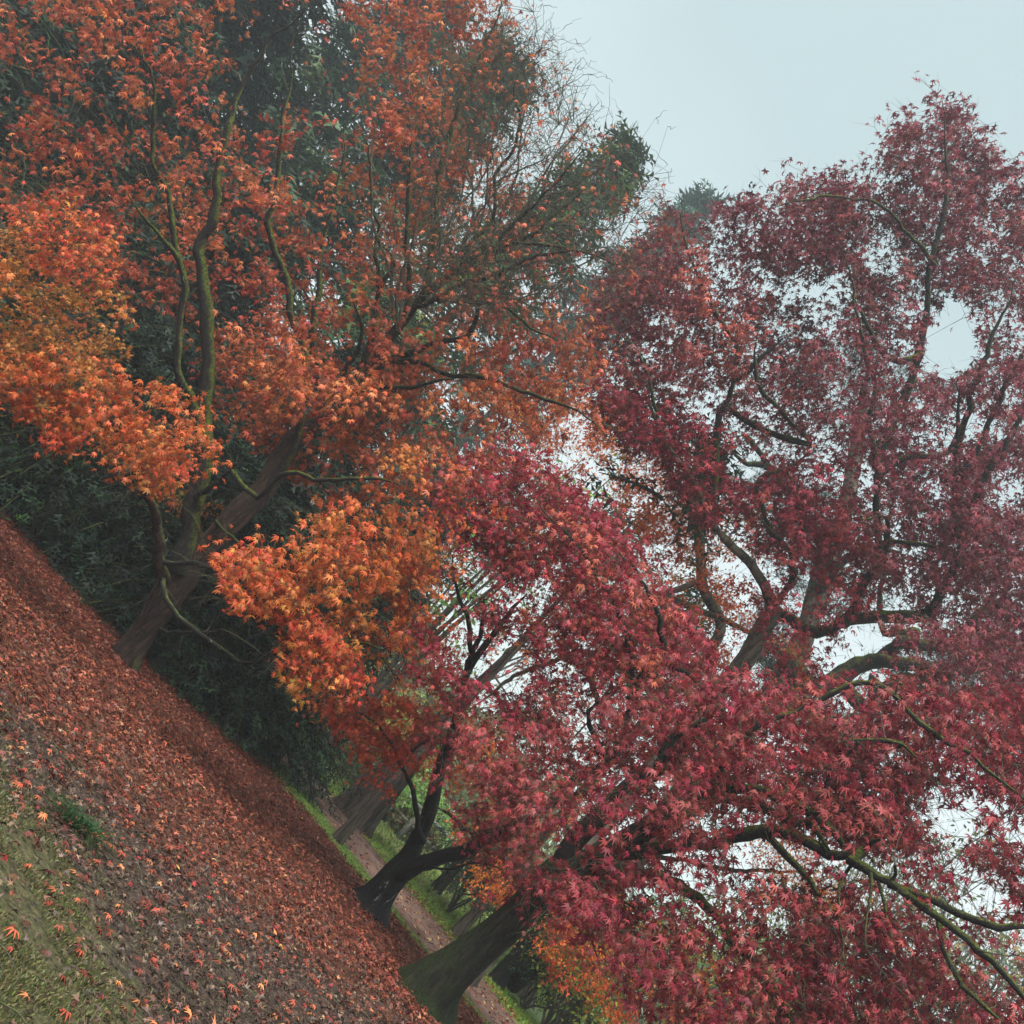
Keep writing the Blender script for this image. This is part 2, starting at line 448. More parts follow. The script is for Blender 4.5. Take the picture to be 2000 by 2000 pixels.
def make_tree(name, label, cat, base, trunk, limbs, regions, mats, group=None, shape=LEAF7, leaf_mat_=None, indiv=0,
              twig_mat=None, leaf_name='leaves', sub_n=5, droop_tree=0.45, root_flare=True, leaf_label=None, trunk_sides=20):
    """trunk: limb spec; limbs: list of specs; regions: dicts with poly, D, T, n, leaves, size, pal"""
    t = thing(name, base, label, cat, group)
    bark, limbm = mats
    P, R = limb_path(trunk, 0.12, 0.012, 0.4)
    if root_flare:
        z = P[:, 2]; R = R * (1 + 0.22 * np.exp(-np.clip(z, 0, 9) / 0.22))
        P = np.vstack([P[0] - [0, 0, 0.15], P]); R = np.r_[R[0] * 1.1, R]
    V, F = tube_batch(P[None], R[None], trunk_sides * 2, 0.07)
    cc = np.repeat(P, trunk_sides * 2, 0); an = np.tile(np.arange(trunk_sides * 2) * np.pi / trunk_sides, len(P)); zz = np.clip(cc[:, 2], 0, 99)
    ph = rng.uniform(0, 6, 4)
    rid = 0.03 * np.sin(an * 9 + ph[0] + 1.3 * np.sin(zz * 1.9)) + 0.022 * np.sin(an * 15 + ph[1] - zz * 1.2) + 0.012 * rng.normal(0, 1, len(an))
    root = np.exp(-zz / 0.2) * 0.42 * np.clip(np.sin(an * 3 + ph[2]) * 0.6 + np.sin(an * 5 + ph[3]) * 0.5, -0.15, 1) if root_flare else 0
    V = cc + (V - cc) * (1 + rid + root)[:, None]
    mesh_np('trunk', V, F, bark, None, t, True)
    nodes = [P]; rad = [R]; spurs = []; spur_r = []
    for l in limbs:
        lmat = limbm
        if isinstance(l, tuple): l, lmat = l
        lp, lr = limb_path(l)
        k = int(np.argmin(np.linalg.norm(np.vstack(nodes) - lp[0], axis=1)))
        near = np.vstack(nodes)[k]
        if np.linalg.norm(near - lp[0]) > 0.08:      # carry the limb back into the wood it grows from
            nseg = max(2, int(np.linalg.norm(near - lp[0]) / 0.2))
            tt = np.linspace(0, 1, nseg, endpoint=False)[:, None]
            extra = near * (1 - tt) + lp[0] * tt
            extra[1:, :] += np.sin(np.pi * tt[1:]) * np.array([0, 0, -0.06]) * nseg * 0.3
            lp = np.vstack([extra, lp]); lr = np.r_[np.full(nseg, lr[0]), lr]
        V, F = tube_batch(lp[None], lr[None], 9, 0.08)
        mesh_np('branch', V, F, lmat, None, t, True)
        nodes.append(lp); rad.append(lr)
        # short spurs along the limb
        k = rng.integers(1, len(lp), max(2, int(len(lp) * 0.22)))
        dv = norm(rng.normal(0, 1, (len(k), 3)) + [0, 0, .25]); Ls = rng.uniform(.08, .5, (len(k), 1))
        bend = rng.normal(0, .22, (len(k), 3)); bend2 = rng.normal(0, .3, (len(k), 3))
        spurs.append(np.stack([lp[k] + dv * Ls * f_ + bend * Ls * f_ ** 2 + bend2 * Ls * f_ ** 3 for f_ in (0, .3, .6, 1)], 1)); spur_r.append(np.minimum(lr[k], .007)[:, None] * np.array([1, .7, .5, .25]))
    nodes = np.vstack(nodes); rad = np.concatenate(rad)
    # forget the low trunk as a place for twigs
    ok = nodes[:, 2] > 1.2 if nodes[:, 2].max() > 1.6 else nodes[:, 2] > -1
    nodes = nodes[ok]; rad = rad[ok]
    axis = np.array(base[:2]) if base is not None else nodes[0, :2]
    groups = {}
    LV = []; twV = Bag(); subP = []; subR = []
    leafs = dict(C=[], N=[], T=[], S=[], K=[], D=[])
    kid = 0
    for rg in regions:
        S, cid = sample_region(rg['poly'], rg['D'], rg['T'], rg['n'], rg.get('clump', 4), rg.get('gaps', ()), rg.get('flat', 0.26), rg.get('cr', 0.5) * 1.15)
        zmin = rg.get('zmin', 0.5)
        keep = S[:, 2] > zmin; S = S[keep]; cid = cid[keep]
        if len(S) == 0: continue
        d0 = np.array([np.min(((nodes[::3] - s) ** 2).sum(1)) for s in S])
        order = np.argsort(d0)
        S = S[order]; cid = cid[order]
        buf = np.empty((len(nodes) + len(S) * 14, 3)); bn = len(nodes); buf[:bn] = nodes
        rb = np.empty(len(buf)); rb[:bn] = rad
        size = rg['size']
        dirs = np.zeros((len(S), 3))
        for i, s in enumerate(S):
            dv = buf[:bn] - s
            dd = np.sqrt((dv ** 2).sum(1)) + np.maximum(0, dv[:, 2]) * 0.5
            k = int(np.argmin(dd)); p0 = buf[k]; ln = float(np.linalg.norm(s - p0))
            ns = int(min(13, max(2, round(ln / 0.22))))
            tt = np.linspace(0, 1, ns + 1)[:, None]
            q = p0 * (1 - tt) + s * tt
            jit = np.cumsum(rng.normal(0, 0.035, (ns + 1, 3)), 0); jit -= tt * jit[-1]
            q = q + jit * (0.6 + ln * 0.4) + np.sin(np.pi * tt) * np.array([0, 0, 0.09]) * ln
            r0 = min(rb[k] * 0.8, 0.005 + 0.008 * ln); r = r0 + (0.0035 - r0) * tt[:, 0]
            r = np.maximum(r, 0.003) * rg.get('twig', 1.0)
            groups.setdefault(ns, []).append((q, r))
            buf[bn:bn + ns] = q[1:]; rb[bn:bn + ns] = r[1:]; bn += ns
            v = s - q[-2]; dirs[i] = v / (np.linalg.norm(v) + 1e-6)
        nodes = buf[:bn].copy(); rad = rb[:bn].copy()
        # sub twigs fanning out, each with leaves along it
        m_ = rg.get('subs', sub_n); ln = rg.get('sublen', 0.38)
        n = len(S)
        out = np.zeros((n, 3)); out[:, :2] = S[:, :2] - axis; out = norm(out + 1e-6)
        D3 = norm(dirs[:, None] * 0.8 + out[:, None] * 0.5 + rng.normal(0, 0.75, (n, m_, 3)) * np.array([1, 1, rg.get('vert', 0.3)]))
        Ls = ln * rng.uniform(0.5, 1.25, (n, m_, 1))
        a = np.broadcast_to(S[:, None], (n, m_, 3))
        crk = rg.get('crook', 0.09)
        bmid = a + D3 * Ls * 0.55 + rng.normal(0, 1, (n, m_, 3)) * Ls * crk
        end = a + D3 * Ls + np.array([0, 0, -1.0]) * Ls * rg.get('sag', 0.22) + rng.normal(0, 1, (n, m_, 3)) * Ls * crk * 1.5
        q1 = (a + bmid) / 2 + rng.normal(0, 1, (n, m_, 3)) * Ls * crk * 0.6; q2 = (bmid + end) / 2 + rng.normal(0, 1, (n, m_, 3)) * Ls * crk * 0.6
        fine = bool(rg.get('twiglets'))
        sp = (np.stack([a, q1, bmid, q2, end], 2).reshape(-1, 5, 3) if fine else np.stack([a, bmid, end], 2).reshape(-1, 3, 3))
        if rg.get('twiglets'):
            w = rg['twiglets']; src = sp[rng.integers(0, len(sp), w * n), rng.integers(1, 5, w * n)]
            dv = norm(rng.normal(0, 1, (len(src), 3)) + [0, 0, .5]) * rng.uniform(.1, .3, (len(src), 1))
            tw = np.stack([src + dv * f_ + rng.normal(0, .018, src.shape) * (f_ > 0) for f_ in (0, .25, .5, .75, 1)], 1)
            sp = np.vstack([sp, tw])
        pr = np.array([0.0032, 0.0027, 0.0022, 0.0017, 0.0011] if fine else [0.0032, 0.0022, 0.0011])
        V, F = tube_batch(sp, np.broadcast_to(pr * rg.get('twig', 1.0), sp.shape[:2]), 3); twV.add(V, F)
        nl = rg['leaves']
        tot = n * nl
        si = np.repeat(np.arange(n), nl); sj = rng.integers(0, m_, tot)
        tt = rng.uniform(0.1, 1.08, tot)[:, None]
        A = S[si]; B = bmid[si, sj]; E = end[si, sj]
        C = np.where(tt < 0.55, A + (B - A) * tt / 0.55, B + (E - B) * (tt - 0.55) / 0.45)
        C = C + rng.normal(0, 1, (tot, 3)) * size * np.array([0.55, 0.55, 0.45])
        o2 = out[si]
        Nn = norm(np.array([0, 0, 1.0]) * rg.get('up', 0.55) + o2 * 0.55 + rng.normal(0, 0.62, (tot, 3)))
        Tt = norm(o2 * 0.5 + np.array([0, 0, -1.0]) * rg.get('hang', 0.8) + rng.normal(0, 0.6, (tot, 3)))
        Sz = size * rng.uniform(0.6, 1.3, tot)
        key = (cid[si] // 1) + 1000
        lx, ly, _ = proj(C)
        kk = inside(rg['poly'], lx, ly) | (edge_dist(rg['poly'], lx, ly) < rng.exponential(rg.get('pad', 24), tot))
        for gx, gy, gr, gs in rg.get('gaps', ()):
            kk &= ~((np.hypot(lx - gx, ly - gy) < gr * rng.uniform(0.75, 1.05, tot)) & (rng.random(tot) < gs))
        for kp, ks in KEEP:
            if not rg.get('keep'):
                kk &= ~(inside(kp, lx, ly) & (edge_dist(kp, lx, ly) > rng.exponential(9, tot)))
        C, Nn, Tt, Sz, key, sel = C[kk], Nn[kk], Tt[kk], Sz[kk], key[kk], kk
        tot = len(C)
        c1 = colour(tot, rg['pal'], 0.23, key)
        leafs['C'].append(C); leafs['N'].append(Nn); leafs['T'].append(Tt); leafs['S'].append(Sz); leafs['K'].append(c1)
        leafs['D'].append(np.clip(rng.normal(rg.get('droop', droop_tree), 0.35, tot), -0.3, 1.3))
    tb = Bag()
    for ns, lst in groups.items():
        V, F = tube_batch(np.array([q for q, _ in lst]), np.array([r for _, r in lst]), 4)
        tb.add(V, F)
    if spurs:
        V, F = tube_batch(np.vstack(spurs), np.vstack(spur_r), 4); tb.add(V, F)
    for V, F in zip(twV.V, twV.F): tb.add(V, F - F.min())
    tb.build('twigs', twig_mat or M_TWIG, t, 'stuff', True)
    if leafs['C']:
        C, Nn, Tt, Sz, K, Dr = (np.concatenate(leafs[k]) for k in 'CNTSKD')
        fx, fy, _ = proj(C); off = (fx < -60) | (fx > 2060) | (fy < -60) | (fy > 2060)
        z = (C[:, 2] > 0.05) & ~(off & (rng.random(len(C)) < 0.6))
        C, Nn, Tt, Sz, K, Dr = C[z], Nn[z], Tt[z], Sz[z], K[z], Dr[z]
        lm = leaf_mat_ or M_LEAF
        if indiv:
            px, py, f = proj(C)
            vis = (px > 10) & (px < 1990) & (py > 10) & (py < 1990)
            score = np.where(vis, FOC * Sz / f, -1)
            pick = np.argsort(-score)[:indiv]
            single_leaves(pick, C, Nn, Tt, Sz, K, Dr, shape, lm, t)
            rest = np.ones(len(C), bool); rest[pick] = False
            C, Nn, Tt, Sz, K, Dr = C[rest], Nn[rest], Tt[rest], Sz[rest], K[rest], Dr[rest]
        print(cat, label[:30], 'leaves', len(C))
        V, F = place(shape, C, Nn, Tt, Sz, droopv=Dr)
        mesh_np(leaf_name, V, F, lm, np.repeat(K, len(shape[0]), 0), t, False, 'stuff')
    return t

def single_leaves(pick, C, Nn, Tt, Sz, K, Dr, shape, mat, parent, name='leaf', labeler=None):
    """leaves big enough in the picture to be picked apart: one object each, sharing a dozen meshes"""
    nv = 14
    order = np.argsort(K[pick, 0] + K[pick, 1] * 3)
    binsz = max(1, len(pick) // nv + 1)
    for b in range(0, len(pick), binsz):
        ids = pick[order[b:b + binsz]]
        c = K[ids].mean(0)
        V0, F0 = shape
        v = V0.copy(); v[:, 2] -= (v[:, 0] ** 2 + v[:, 1] ** 2) * rng.uniform(0, 0.9); v += rng.normal(0, 0.025, v.shape)
        me = None
        for i in ids:
            X, Yv, Z = frames(Nn[i:i + 1], Tt[i:i + 1])
            Mx = Matrix(((X[0][0], Yv[0][0], Z[0][0]), (X[0][1], Yv[0][1], Z[0][1]), (X[0][2], Yv[0][2], Z[0][2]))).to_4x4() @ Matrix.Scale(float(Sz[i]), 4)
            Mx.translation = Vector(C[i] - (np.array(parent.location) if parent is not None else 0))
            if me is None:
                o = mesh_np(name, v, F0, mat, np.repeat(c[None], len(v), 0)); me = o.data
            else:
                o = bpy.data.objects.new(name, me); COL.objects.link(o)
            if parent is not None: o.parent = parent
            o.matrix_basis = Mx
            if labeler: labeler(o)
# ================================================================== GROUND
def ground_zone(x, y):
    """0 mossy turf near the camera .. 1 brown mulch .. 2 thick red leaf bed"""
    d = np.hypot(x, y)
    n = np.sin(x * 2.1 + 1.3 * np.sin(y * 1.7)) * 0.5 + np.sin(y * 3.3 + x * 1.2) * 0.3 + np.sin(x * 5.1 - y * 4.3) * 0.2
    side = np.arctan2(x, y)                      # the turf reaches further out on the left
    red = (d + 0.55 * n - (7.0 + 4.8 * (side + 0.1))) / 3.0
    turf = 1 - (d + 0.5 * n - (4.9 - 5.0 * side)) / 1.6
    return np.clip(red, 0, 1), np.clip(turf, 0, 1)

def ground_sheet():
    # fine grid near the camera, coarse to the horizon
    xs = np.concatenate([np.linspace(-400, -14, 14)[:-1], np.linspace(-14, 14, 141), np.linspace(14, 400, 14)[1:]])
    ys = np.concatenate([np.linspace(-60, 1, 8)[:-1], np.linspace(1, 20, 106), np.linspace(20, 500, 24)[1:]])
    Xg, Yg = np.meshgrid(xs, ys)
    red, turf = ground_zone(Xg.ravel(), Yg.ravel())
    d = np.hypot(Xg, Yg).ravel()
    amp = np.clip((17 - d) / 4, 0, 1)
    z = rng.normal(0, 0.008, len(d)) * amp - 0.012 * amp
    V = np.stack([Xg.ravel(), Yg.ravel(), z - 0.006 + ground_h(Xg.ravel(), Yg.ravel())], 1)
    nx = len(xs)
    i = (np.arange(len(ys) - 1)[:, None] * nx + np.arange(nx - 1)[None]).ravel()
    Fq = np.stack([i, i + 1, i + nx + 1, i + nx], 1)
    far = (Yg.ravel() > 17.5)
    C = np.zeros((len(V), 3)); C[:, 0] = red; C[:, 1] = turf; C[:, 2] = far
    mt, t, out = new_mat('leaf_strewn_soil')
    N = t.nodes.new; L = t.links.new
    a = N('ShaderNodeVertexColor'); a.layer_name = 'Col'; sp = N('ShaderNodeSeparateColor'); L(a.outputs[0], sp.inputs[0])
    tc = N('ShaderNodeTexCoord')
    n1 = N('ShaderNodeTexNoise'); n1.inputs['Scale'].default_value = 26; n1.inputs['Detail'].default_value = 8; n1.inputs['Roughness'].default_value = 0.75; L(tc.outputs['Object'], n1.inputs['Vector'])
    n2 = N('ShaderNodeTexNoise'); n2.inputs['Scale'].default_value = 5; n2.inputs['Detail'].default_value = 6; L(tc.outputs['Object'], n2.inputs['Vector'])
    def ramp(cols, src, p0=0.35, p1=0.65):
        r = N('ShaderNodeValToRGB'); els = r.color_ramp.elements
        while len(els) < len(cols): els.new(0.5)
        for k, c in enumerate(cols): els[k].position = p0 + (p1 - p0) * k / (len(cols) - 1); els[k].color = (*c, 1)
        L(src, r.inputs[0]); return r.outputs[0]
    soil = ramp([(0.018, 0.012, 0.009), (0.068, 0.045, 0.033), (0.15, 0.105, 0.075)], n1.outputs['Fac'])
    redc = ramp([(0.03, 0.012, 0.008), (0.13, 0.04, 0.02), (0.22, 0.07, 0.035)], n1.outputs['Fac'])
    green = ramp([(0.022, 0.02, 0.01), (0.09, 0.085, 0.035), (0.20, 0.17, 0.085)], n1.outputs['Fac'])
    
    field = ramp([(0.07, 0.11, 0.025), (0.17, 0.24, 0.06), (0.30, 0.34, 0.12)], n2.outputs['Fac'])
    def mix(f, A, B):
        mx = N('ShaderNodeMixRGB'); L(f, mx.inputs[0]); L(A, mx.inputs[1]); L(B, mx.inputs[2]); return mx.outputs[0]
    def noisy(src):
        ma = N('ShaderNodeMath'); ma.operation = 'ADD'; L(src, ma.inputs[0]); L(n2.outputs['Fac'], ma.inputs[1])
        mr = N('ShaderNodeMapRange'); mr.inputs['From Min'].default_value = 0.75; mr.inputs['From Max'].default_value = 1.1; L(ma.outputs[0], mr.inputs['Value']); return mr.outputs[0]
    c = mix(noisy(sp.outputs[1]), soil, green); c = mix(noisy(sp.outputs[0]), c, redc); c = mix(sp.outputs[2], c, field)
    p = N('ShaderNodeBsdfPrincipled'); p.inputs['Roughness'].default_value = 0.8; p.inputs['Specular IOR Level'].default_value = 0.3
    L(c, p.inputs['Base Color'])
    b = N('ShaderNodeBump'); b.inputs['Strength'].default_value = 0.9; b.inputs['Distance'].default_value = 0.03
    L(n1.outputs['Fac'], b.inputs['Height']); L(b.outputs[0], p.inputs['Normal']); L(p.outputs[0], out.inputs['Surface'])
    o = mesh_np('ground', V, Fq, mt, C, None, True, 'structure')
    return o
ground_sheet()

# path edges read off where they lie on the ground
near_e = [(512, 1427), (552, 1503), (602, 1560), (654, 1612), (726, 1717), (791, 1796), (846, 1876), (925, 1978)]
far_e = [(525, 1418), (570, 1481), (632, 1546), (715, 1626), (762, 1691), (824, 1749), (889, 1850), (965, 1975)]
verge_e = [(450, 1400), (483, 1450), (540, 1520), (603, 1592), (668, 1664), (726, 1738), (777, 1788), (831, 1862), (880, 1930)]
def edge(pts):
    g = np.array([G(x, y) for x, y in pts])[:, :2]
    return g
NE, FE, VE = edge(near_e), edge(far_e), edge(verge_e)
def line_at(E, xs, rough=0.0, seed=1):
    o = np.argsort(E[:, 0]); k = np.polyfit(E[o, 0], E[o, 1], 2 if len(E) > 4 else 1)
    r = np.random.default_rng(seed)
    lo, hi = E[:, 0].min(), E[:, 0].max()
    y = np.polyval(k, np.clip(xs, lo, hi))
    dk = np.polyder(k)
    y = y + np.where(xs > hi, (xs - hi) * np.polyval(dk, hi), 0) + np.where(xs < lo, (xs - lo) * np.polyval(dk, lo), 0)
    if rough: y = y + np.interp(xs, xs[::3], r.normal(0, rough, len(xs[::3])))
    return y
print('edges', NE.round(1).tolist(), FE.round(1).tolist(), VE.round(1).tolist())
XS = np.linspace(-14, 26, 321)
def y_near(x): return 21.6 - 0.62 * x - 0.035 * x * x if np.isscalar(x) else 21.6 - 0.62 * x - 0.035 * x * x
CN = np.polyfit(NE[:, 0], NE[:, 1], 1); 
def strip(name, ya, yb, z, mat):
    rows = 9
    V = []
    for i in range(rows):
        f = i / (rows - 1); crown = 0.03 * math.sin(math.pi * f) if name == 'path' else 0
        V.append(np.stack([XS, ya * (1 - f) + yb * f, np.full(len(XS), z + crown)], 1))
    V = np.vstack(V); n = len(XS)
    i = (np.arange(rows - 1)[:, None] * n + np.arange(n - 1)[None]).ravel()
    return mesh_np(name, V, np.stack([i, i + 1, i + n + 1, i + n], 1), mat, None, None, True, 'structure')
yv = line_at(VE, XS, 0.10, 3); yn = line_at(NE, XS, 0.12, 4); yf = line_at(FE, XS, 0.08, 5)
yn = np.maximum(yn, yv + 0.5); yf = np.clip(yf + 1.2, yn + 3.0, yn + 5.4)
M_PATH = noise_mat('gravel_path', [(0.10, 0.058, 0.042), (0.20, 0.122, 0.09), (0.32, 0.215, 0.165)], 14, 9, 0.85, 0.6, 0.02, 0.8)
M_VERGE = noise_mat('verge_turf', [(0.05, 0.08, 0.018), (0.13, 0.20, 0.04), (0.24, 0.28, 0.08)], 3, 9, 0.9, 0.5, 0.04, 0.35)
strip('path', yn, yf, 0.006, M_PATH)
strip('grass_verge', yv, yn + 0.04, 0.002, M_VERGE)
strip('grass_field_edge', yf - 0.04, yf + 6, 0.002, M_VERGE)

def in_frame(P, pad=60):
    x, y, f = proj(P)
    return (f > 0.3) & (x > -pad) & (x < 2000 + pad) & (y > -pad) & (y < 2000 + pad)

# grass blades
def blades(name, n, xr, yr, keepf, h, pal, w=0.006, label=None):
    x = rng.uniform(*xr, n); y = rng.uniform(*yr, n)
    P = np.stack([x, y, ground_h(x, y) - 0.008], 1)
    k = keepf(x, y) & in_frame(P, 120)
    P = P[k]; n = len(P)
    hh = h * rng.uniform(0.4, 1.2, n); a = rng.uniform(0, 6.28, n); lean = rng.normal(0, 0.45, (n, 2)) * hh[:, None]
    d = np.stack([np.cos(a), np.sin(a), np.zeros(n)], 1) * (w * rng.uniform(0.6, 1.4, n))[:, None]
    tip = P + np.stack([lean[:, 0], lean[:, 1], hh], 1)
    mid = P + np.stack([lean[:, 0] * 0.35, lean[:, 1] * 0.35, hh * 0.6], 1)
    V = np.stack([P - d, P + d, mid + d * 0.7, mid - d * 0.7, tip], 1).reshape(-1, 3)
    i = np.arange(n)[:, None] * 5
    F = np.concatenate([i + [0, 1, 2], i + [0, 2, 3], i + [3, 2, 4]], 0)
    c = colour(n, pal, 0.2)
    o = mesh_np(name, V, F, M_GRASS, np.repeat(c, 5, 0), None, False, 'stuff')
    return o
PAL_TURF = [((104, 108, 60), 3), ((78, 92, 48), 3), ((130, 122, 84), 3), ((96, 82, 60), 3)]
PAL_GRASS = [((118, 152, 62), 3), ((88, 124, 52), 2), ((158, 164, 84), 1)]
def turf_keep(x, y):
    red, turf = ground_zone(x, y)
    pat = np.sin(x * 7 + np.sin(y * 5) * 1.5) * np.sin(y * 6.3 + np.cos(x * 4))
    return rng.random(len(x)) < np.clip(turf * (0.35 + 0.8 * pat) + 0.03 * (1 - red), 0, 1)
blades('turf_grass', 260000, (-2.4, 1.8), (3.6, 7.2), turf_keep, 0.02, PAL_TURF, 0.0032)
blades('left_turf_grass', 9000, (-2.6, -0.6), (5.2, 8.2), lambda x, y: (np.sin(x * 5 + y * 3) + np.sin(y * 4.2 - x)) > 0.3 + 1.1 * (x + 2.2), 0.035, [((70, 90, 46), 3), ((52, 72, 40), 2), ((110, 112, 66), 1)], 0.004)
vline = lambda x: np.interp(x, XS, yv); nline = lambda x: np.interp(x, XS, yn); fline = lambda x: np.interp(x, XS, yf)
blades('verge_grass', 90000, (-2, 7), (13, 25), lambda x, y: (y > vline(x) - 0.15 + rng.normal(0, .12, len(x))) & (y < nline(x) + 0.08 + rng.normal(0, .06, len(x))), 0.035, PAL_GRASS, 0.010)
blades('field_grass', 60000, (-2, 12), (18, 34), lambda x, y: (y > fline(x) - 0.05 + rng.normal(0, .08, len(x))) & (y < fline(x) + 5), 0.06, [((156, 184, 74), 3), ((126, 164, 60), 2), ((180, 190, 96), 1)], 0.014)
blades('far_field_grass', 36000, (-3, 16), (24, 40), lambda x, y: (y > fline(x) + 3) & (np.sin(x * 2.3 + y) * np.sin(y * 1.9 - x) > -0.5), 0.18, [((156, 178, 92), 3), ((124, 148, 74), 2), ((172, 168, 110), 2)], 0.045)
# the one dark tuft standing in the leaves
g0 = G(155, 1617); n_t = 420
tb = Bag(); a_ = rng.uniform(0, 6.28, n_t); r_ = np.abs(rng.normal(0, 0.07, n_t))
Pt = np.stack([g0[0] + r_ * np.cos(a_) * 1.3 + r_ * np.sin(a_) * .3, g0[1] + r_ * np.sin(a_) * 1.2, ground_h(g0[0], g0[1]) - 0.01 + 0 * r_], 1)
hh = rng.uniform(0.03, 0.085, n_t); ln_ = rng.normal(0, 0.05, (n_t, 2)) + (Pt[:, :2] - g0[:2]) * 0.7
mid = Pt + np.stack([ln_[:, 0] * .4, ln_[:, 1] * .4, hh * .8], 1); tip = Pt + np.stack([ln_[:, 0] * 1.5, ln_[:, 1] * 1.5, hh * .8], 1)
dd_ = np.stack([np.cos(a_ + 1.5), np.sin(a_ + 1.5), 0 * a_], 1) * 0.0035
V = np.stack([Pt - dd_, Pt + dd_, mid + dd_, mid - dd_, tip], 1).reshape(-1, 3); i = np.arange(n_t)[:, None] * 5
F = np.concatenate([i + [0, 1, 2], i + [0, 2, 3], i + [3, 2, 4]], 0)
tuft = thing('grass_tuft', (g0[0], g0[1], 0), 'dark green tuft of grass standing alone among the fallen leaves', 'grass tuft')
mesh_np('grass_blades', V, F, M_GRASS, np.repeat(colour(n_t, [((48, 84, 44), 3), ((36, 66, 36), 2)], 0.2), 5, 0), tuft, False, 'stuff')

# ================================================================== FALLEN LEAVES
def scatter(n, xr, yr, keepf, size, pal, zlo, zhi, tilt, shape=LEAF7, curl=0.6):
    x = rng.uniform(*xr, n); y = rng.uniform(*yr, n)
    P = np.stack([x, y, ground_h(x, y) + rng.uniform(zlo, zhi, n)], 1)
    k = keepf(x, y) & (in_frame(P) | in_frame(P + [0.8, 0, 0]) | in_frame(P - [0.8, 0, 0]))
    P = P[k]; n = len(P)
    Nn = norm(np.array([0, 0, 1.0]) + rng.normal(0, tilt, (n, 3)) * [1, 1, 0.2]); Tt = rng.normal(0, 1, (n, 3))
    Sz = size * rng.uniform(0.55, 1.3, n)
    return P, Nn, Tt, Sz, colour(n, pal, 0.25), rng.normal(0.1, curl, n)
PAL_BED = [((142, 76, 54), 4), ((122, 60, 44), 4), ((158, 88, 62), 2.3), ((104, 60, 46), 4), ((176, 118, 86), 0.5), ((98, 46, 42), 3)]
PAL_BROWN = [((98, 76, 62), 4), ((80, 60, 50), 4), ((120, 96, 78), 2), ((116, 66, 54), 1.5), ((140, 118, 98), 0.5), ((60, 46, 40), 4)]
PAL_FRESH = [((184, 78, 62), 4), ((176, 56, 58), 3), ((206, 120, 74), 3), ((196, 146, 104), 1.5), ((204, 154, 80), .7), ((150, 40, 56), 1.5)]
def k_red(x, y):
    r, t_ = ground_zone(x, y); dr = 0.72 + 0.28 * np.sin(x * 2.7 + 1.5 * np.sin(y * 2.1)) * np.sin(y * 3.1 + np.sin(x * 1.7)); return (rng.random(len(x)) < 0.03 + 0.97 * r * dr) & (y < vline(x) + rng.normal(0, 0.12, len(x)))
def k_brown(x, y):
    r, t_ = ground_zone(x, y); return rng.random(len(x)) < (1 - 0.75 * t_) * (1 - 0.6 * r)
def k_any(x, y):
    r, t_ = ground_zone(x, y); return rng.random(len(x)) < 0.35 + 0.65 * (1 - t_)
parts = [scatter(140000, (-9, 8), (5, 19), k_red, 0.074, PAL_BED, 0.004, 0.045, 0.34, LEAF5),
         scatter(60000, (-3.5, 6), (3.6, 12), k_brown, 0.05, PAL_BROWN, 0.002, 0.02, 0.5, LEAF5, 1.0),
         scatter(3200, (-3.5, 6), (3.6, 9), k_any, 0.068, PAL_FRESH + PAL_BED, 0.012, 0.032, 0.25, LEAF5),
         scatter(9000, (-1, 9), (14, 26), lambda x, y: (y > nline(x) - 0.05) & (y < fline(x) + 1.2) & (rng.random(len(x)) < np.clip(0.25 + 0.12 * x, 0.05, 1)), 0.09, PAL_BED + [((214, 170, 110), 3)], 0.03, 0.06, 0.3, LEAF5)]
for gx_, gy_, rr_ in ((238, 1300, .42), (726, 1768, .36), (822, 1965, .62)):
    gg = G(gx_, gy_); n_ = 900; aa = rng.uniform(0, 6.283, n_); rd = rr_ * (0.75 + np.abs(rng.normal(0, .4, n_)))
    Pp = np.stack([gg[0] + rd * np.cos(aa), gg[1] + rd * np.sin(aa), rng.uniform(.005, .10, n_) * np.exp(-(rd / rr_ - .75) * 2.0)], 1)
    Nn_ = norm(np.array([0, 0, 1.0]) + np.stack([np.cos(aa), np.sin(aa), 0 * aa], 1) * .3 + rng.normal(0, .45, (n_, 3)) * [1, 1, .2])
    parts.append((Pp, Nn_, rng.normal(0, 1, (n_, 3)), .085 * rng.uniform(.55, 1.3, n_), colour(n_, PAL_BED, .25), rng.normal(.2, .6, n_)))
fl = [np.concatenate([p[i] for p in parts]) for i in range(6)]
px, py, f = proj(fl[0]); s = FOC * fl[3] / f
bright = fl[4][:, 0] * 2.0 + 0.5
vis = (px > 15) & (px < 1985) & (py > 15) & (py < 1985)
n_top = len(parts[0][0]) + len(parts[1][0])
fresh = np.zeros(len(px)); fresh[n_top:] = 1.4
pick = np.argsort(-np.where(vis, s * (0.6 + fresh * 0.5), -1))[:300]
def leaf_label(o):
    c = o.data.color_attributes['Col'].data[0].color
    hue = 'orange' if c[1] > 0.10 and c[0] > 0.3 else ('crimson' if c[1] < 0.06 and c[0] > .2 else ('brown' if c[0] < 0.25 else 'red'))
    where = 'mossy turf close by' if o.location.y < 5.2 else ('muddy brown litter' if o.location.y < 7.5 else 'thick red leaf bed')
    tag(o, f'{hue} fallen maple leaf lying on the {where}', 'leaf', 'fallen maple leaves scattered on the ground')
single_leaves(pick, *fl[:3], fl[3], fl[4], fl[5], LEAF7, M_LITTER, None, 'fallen_leaf', leaf_label)
rest = np.ones(len(px), bool); rest[pick] = False
far_ = (fl[0][:, 1] > 9.5) | ((fl[4][:, 0] < 0.2) & (fl[3] < 0.06))
bag = Bag()
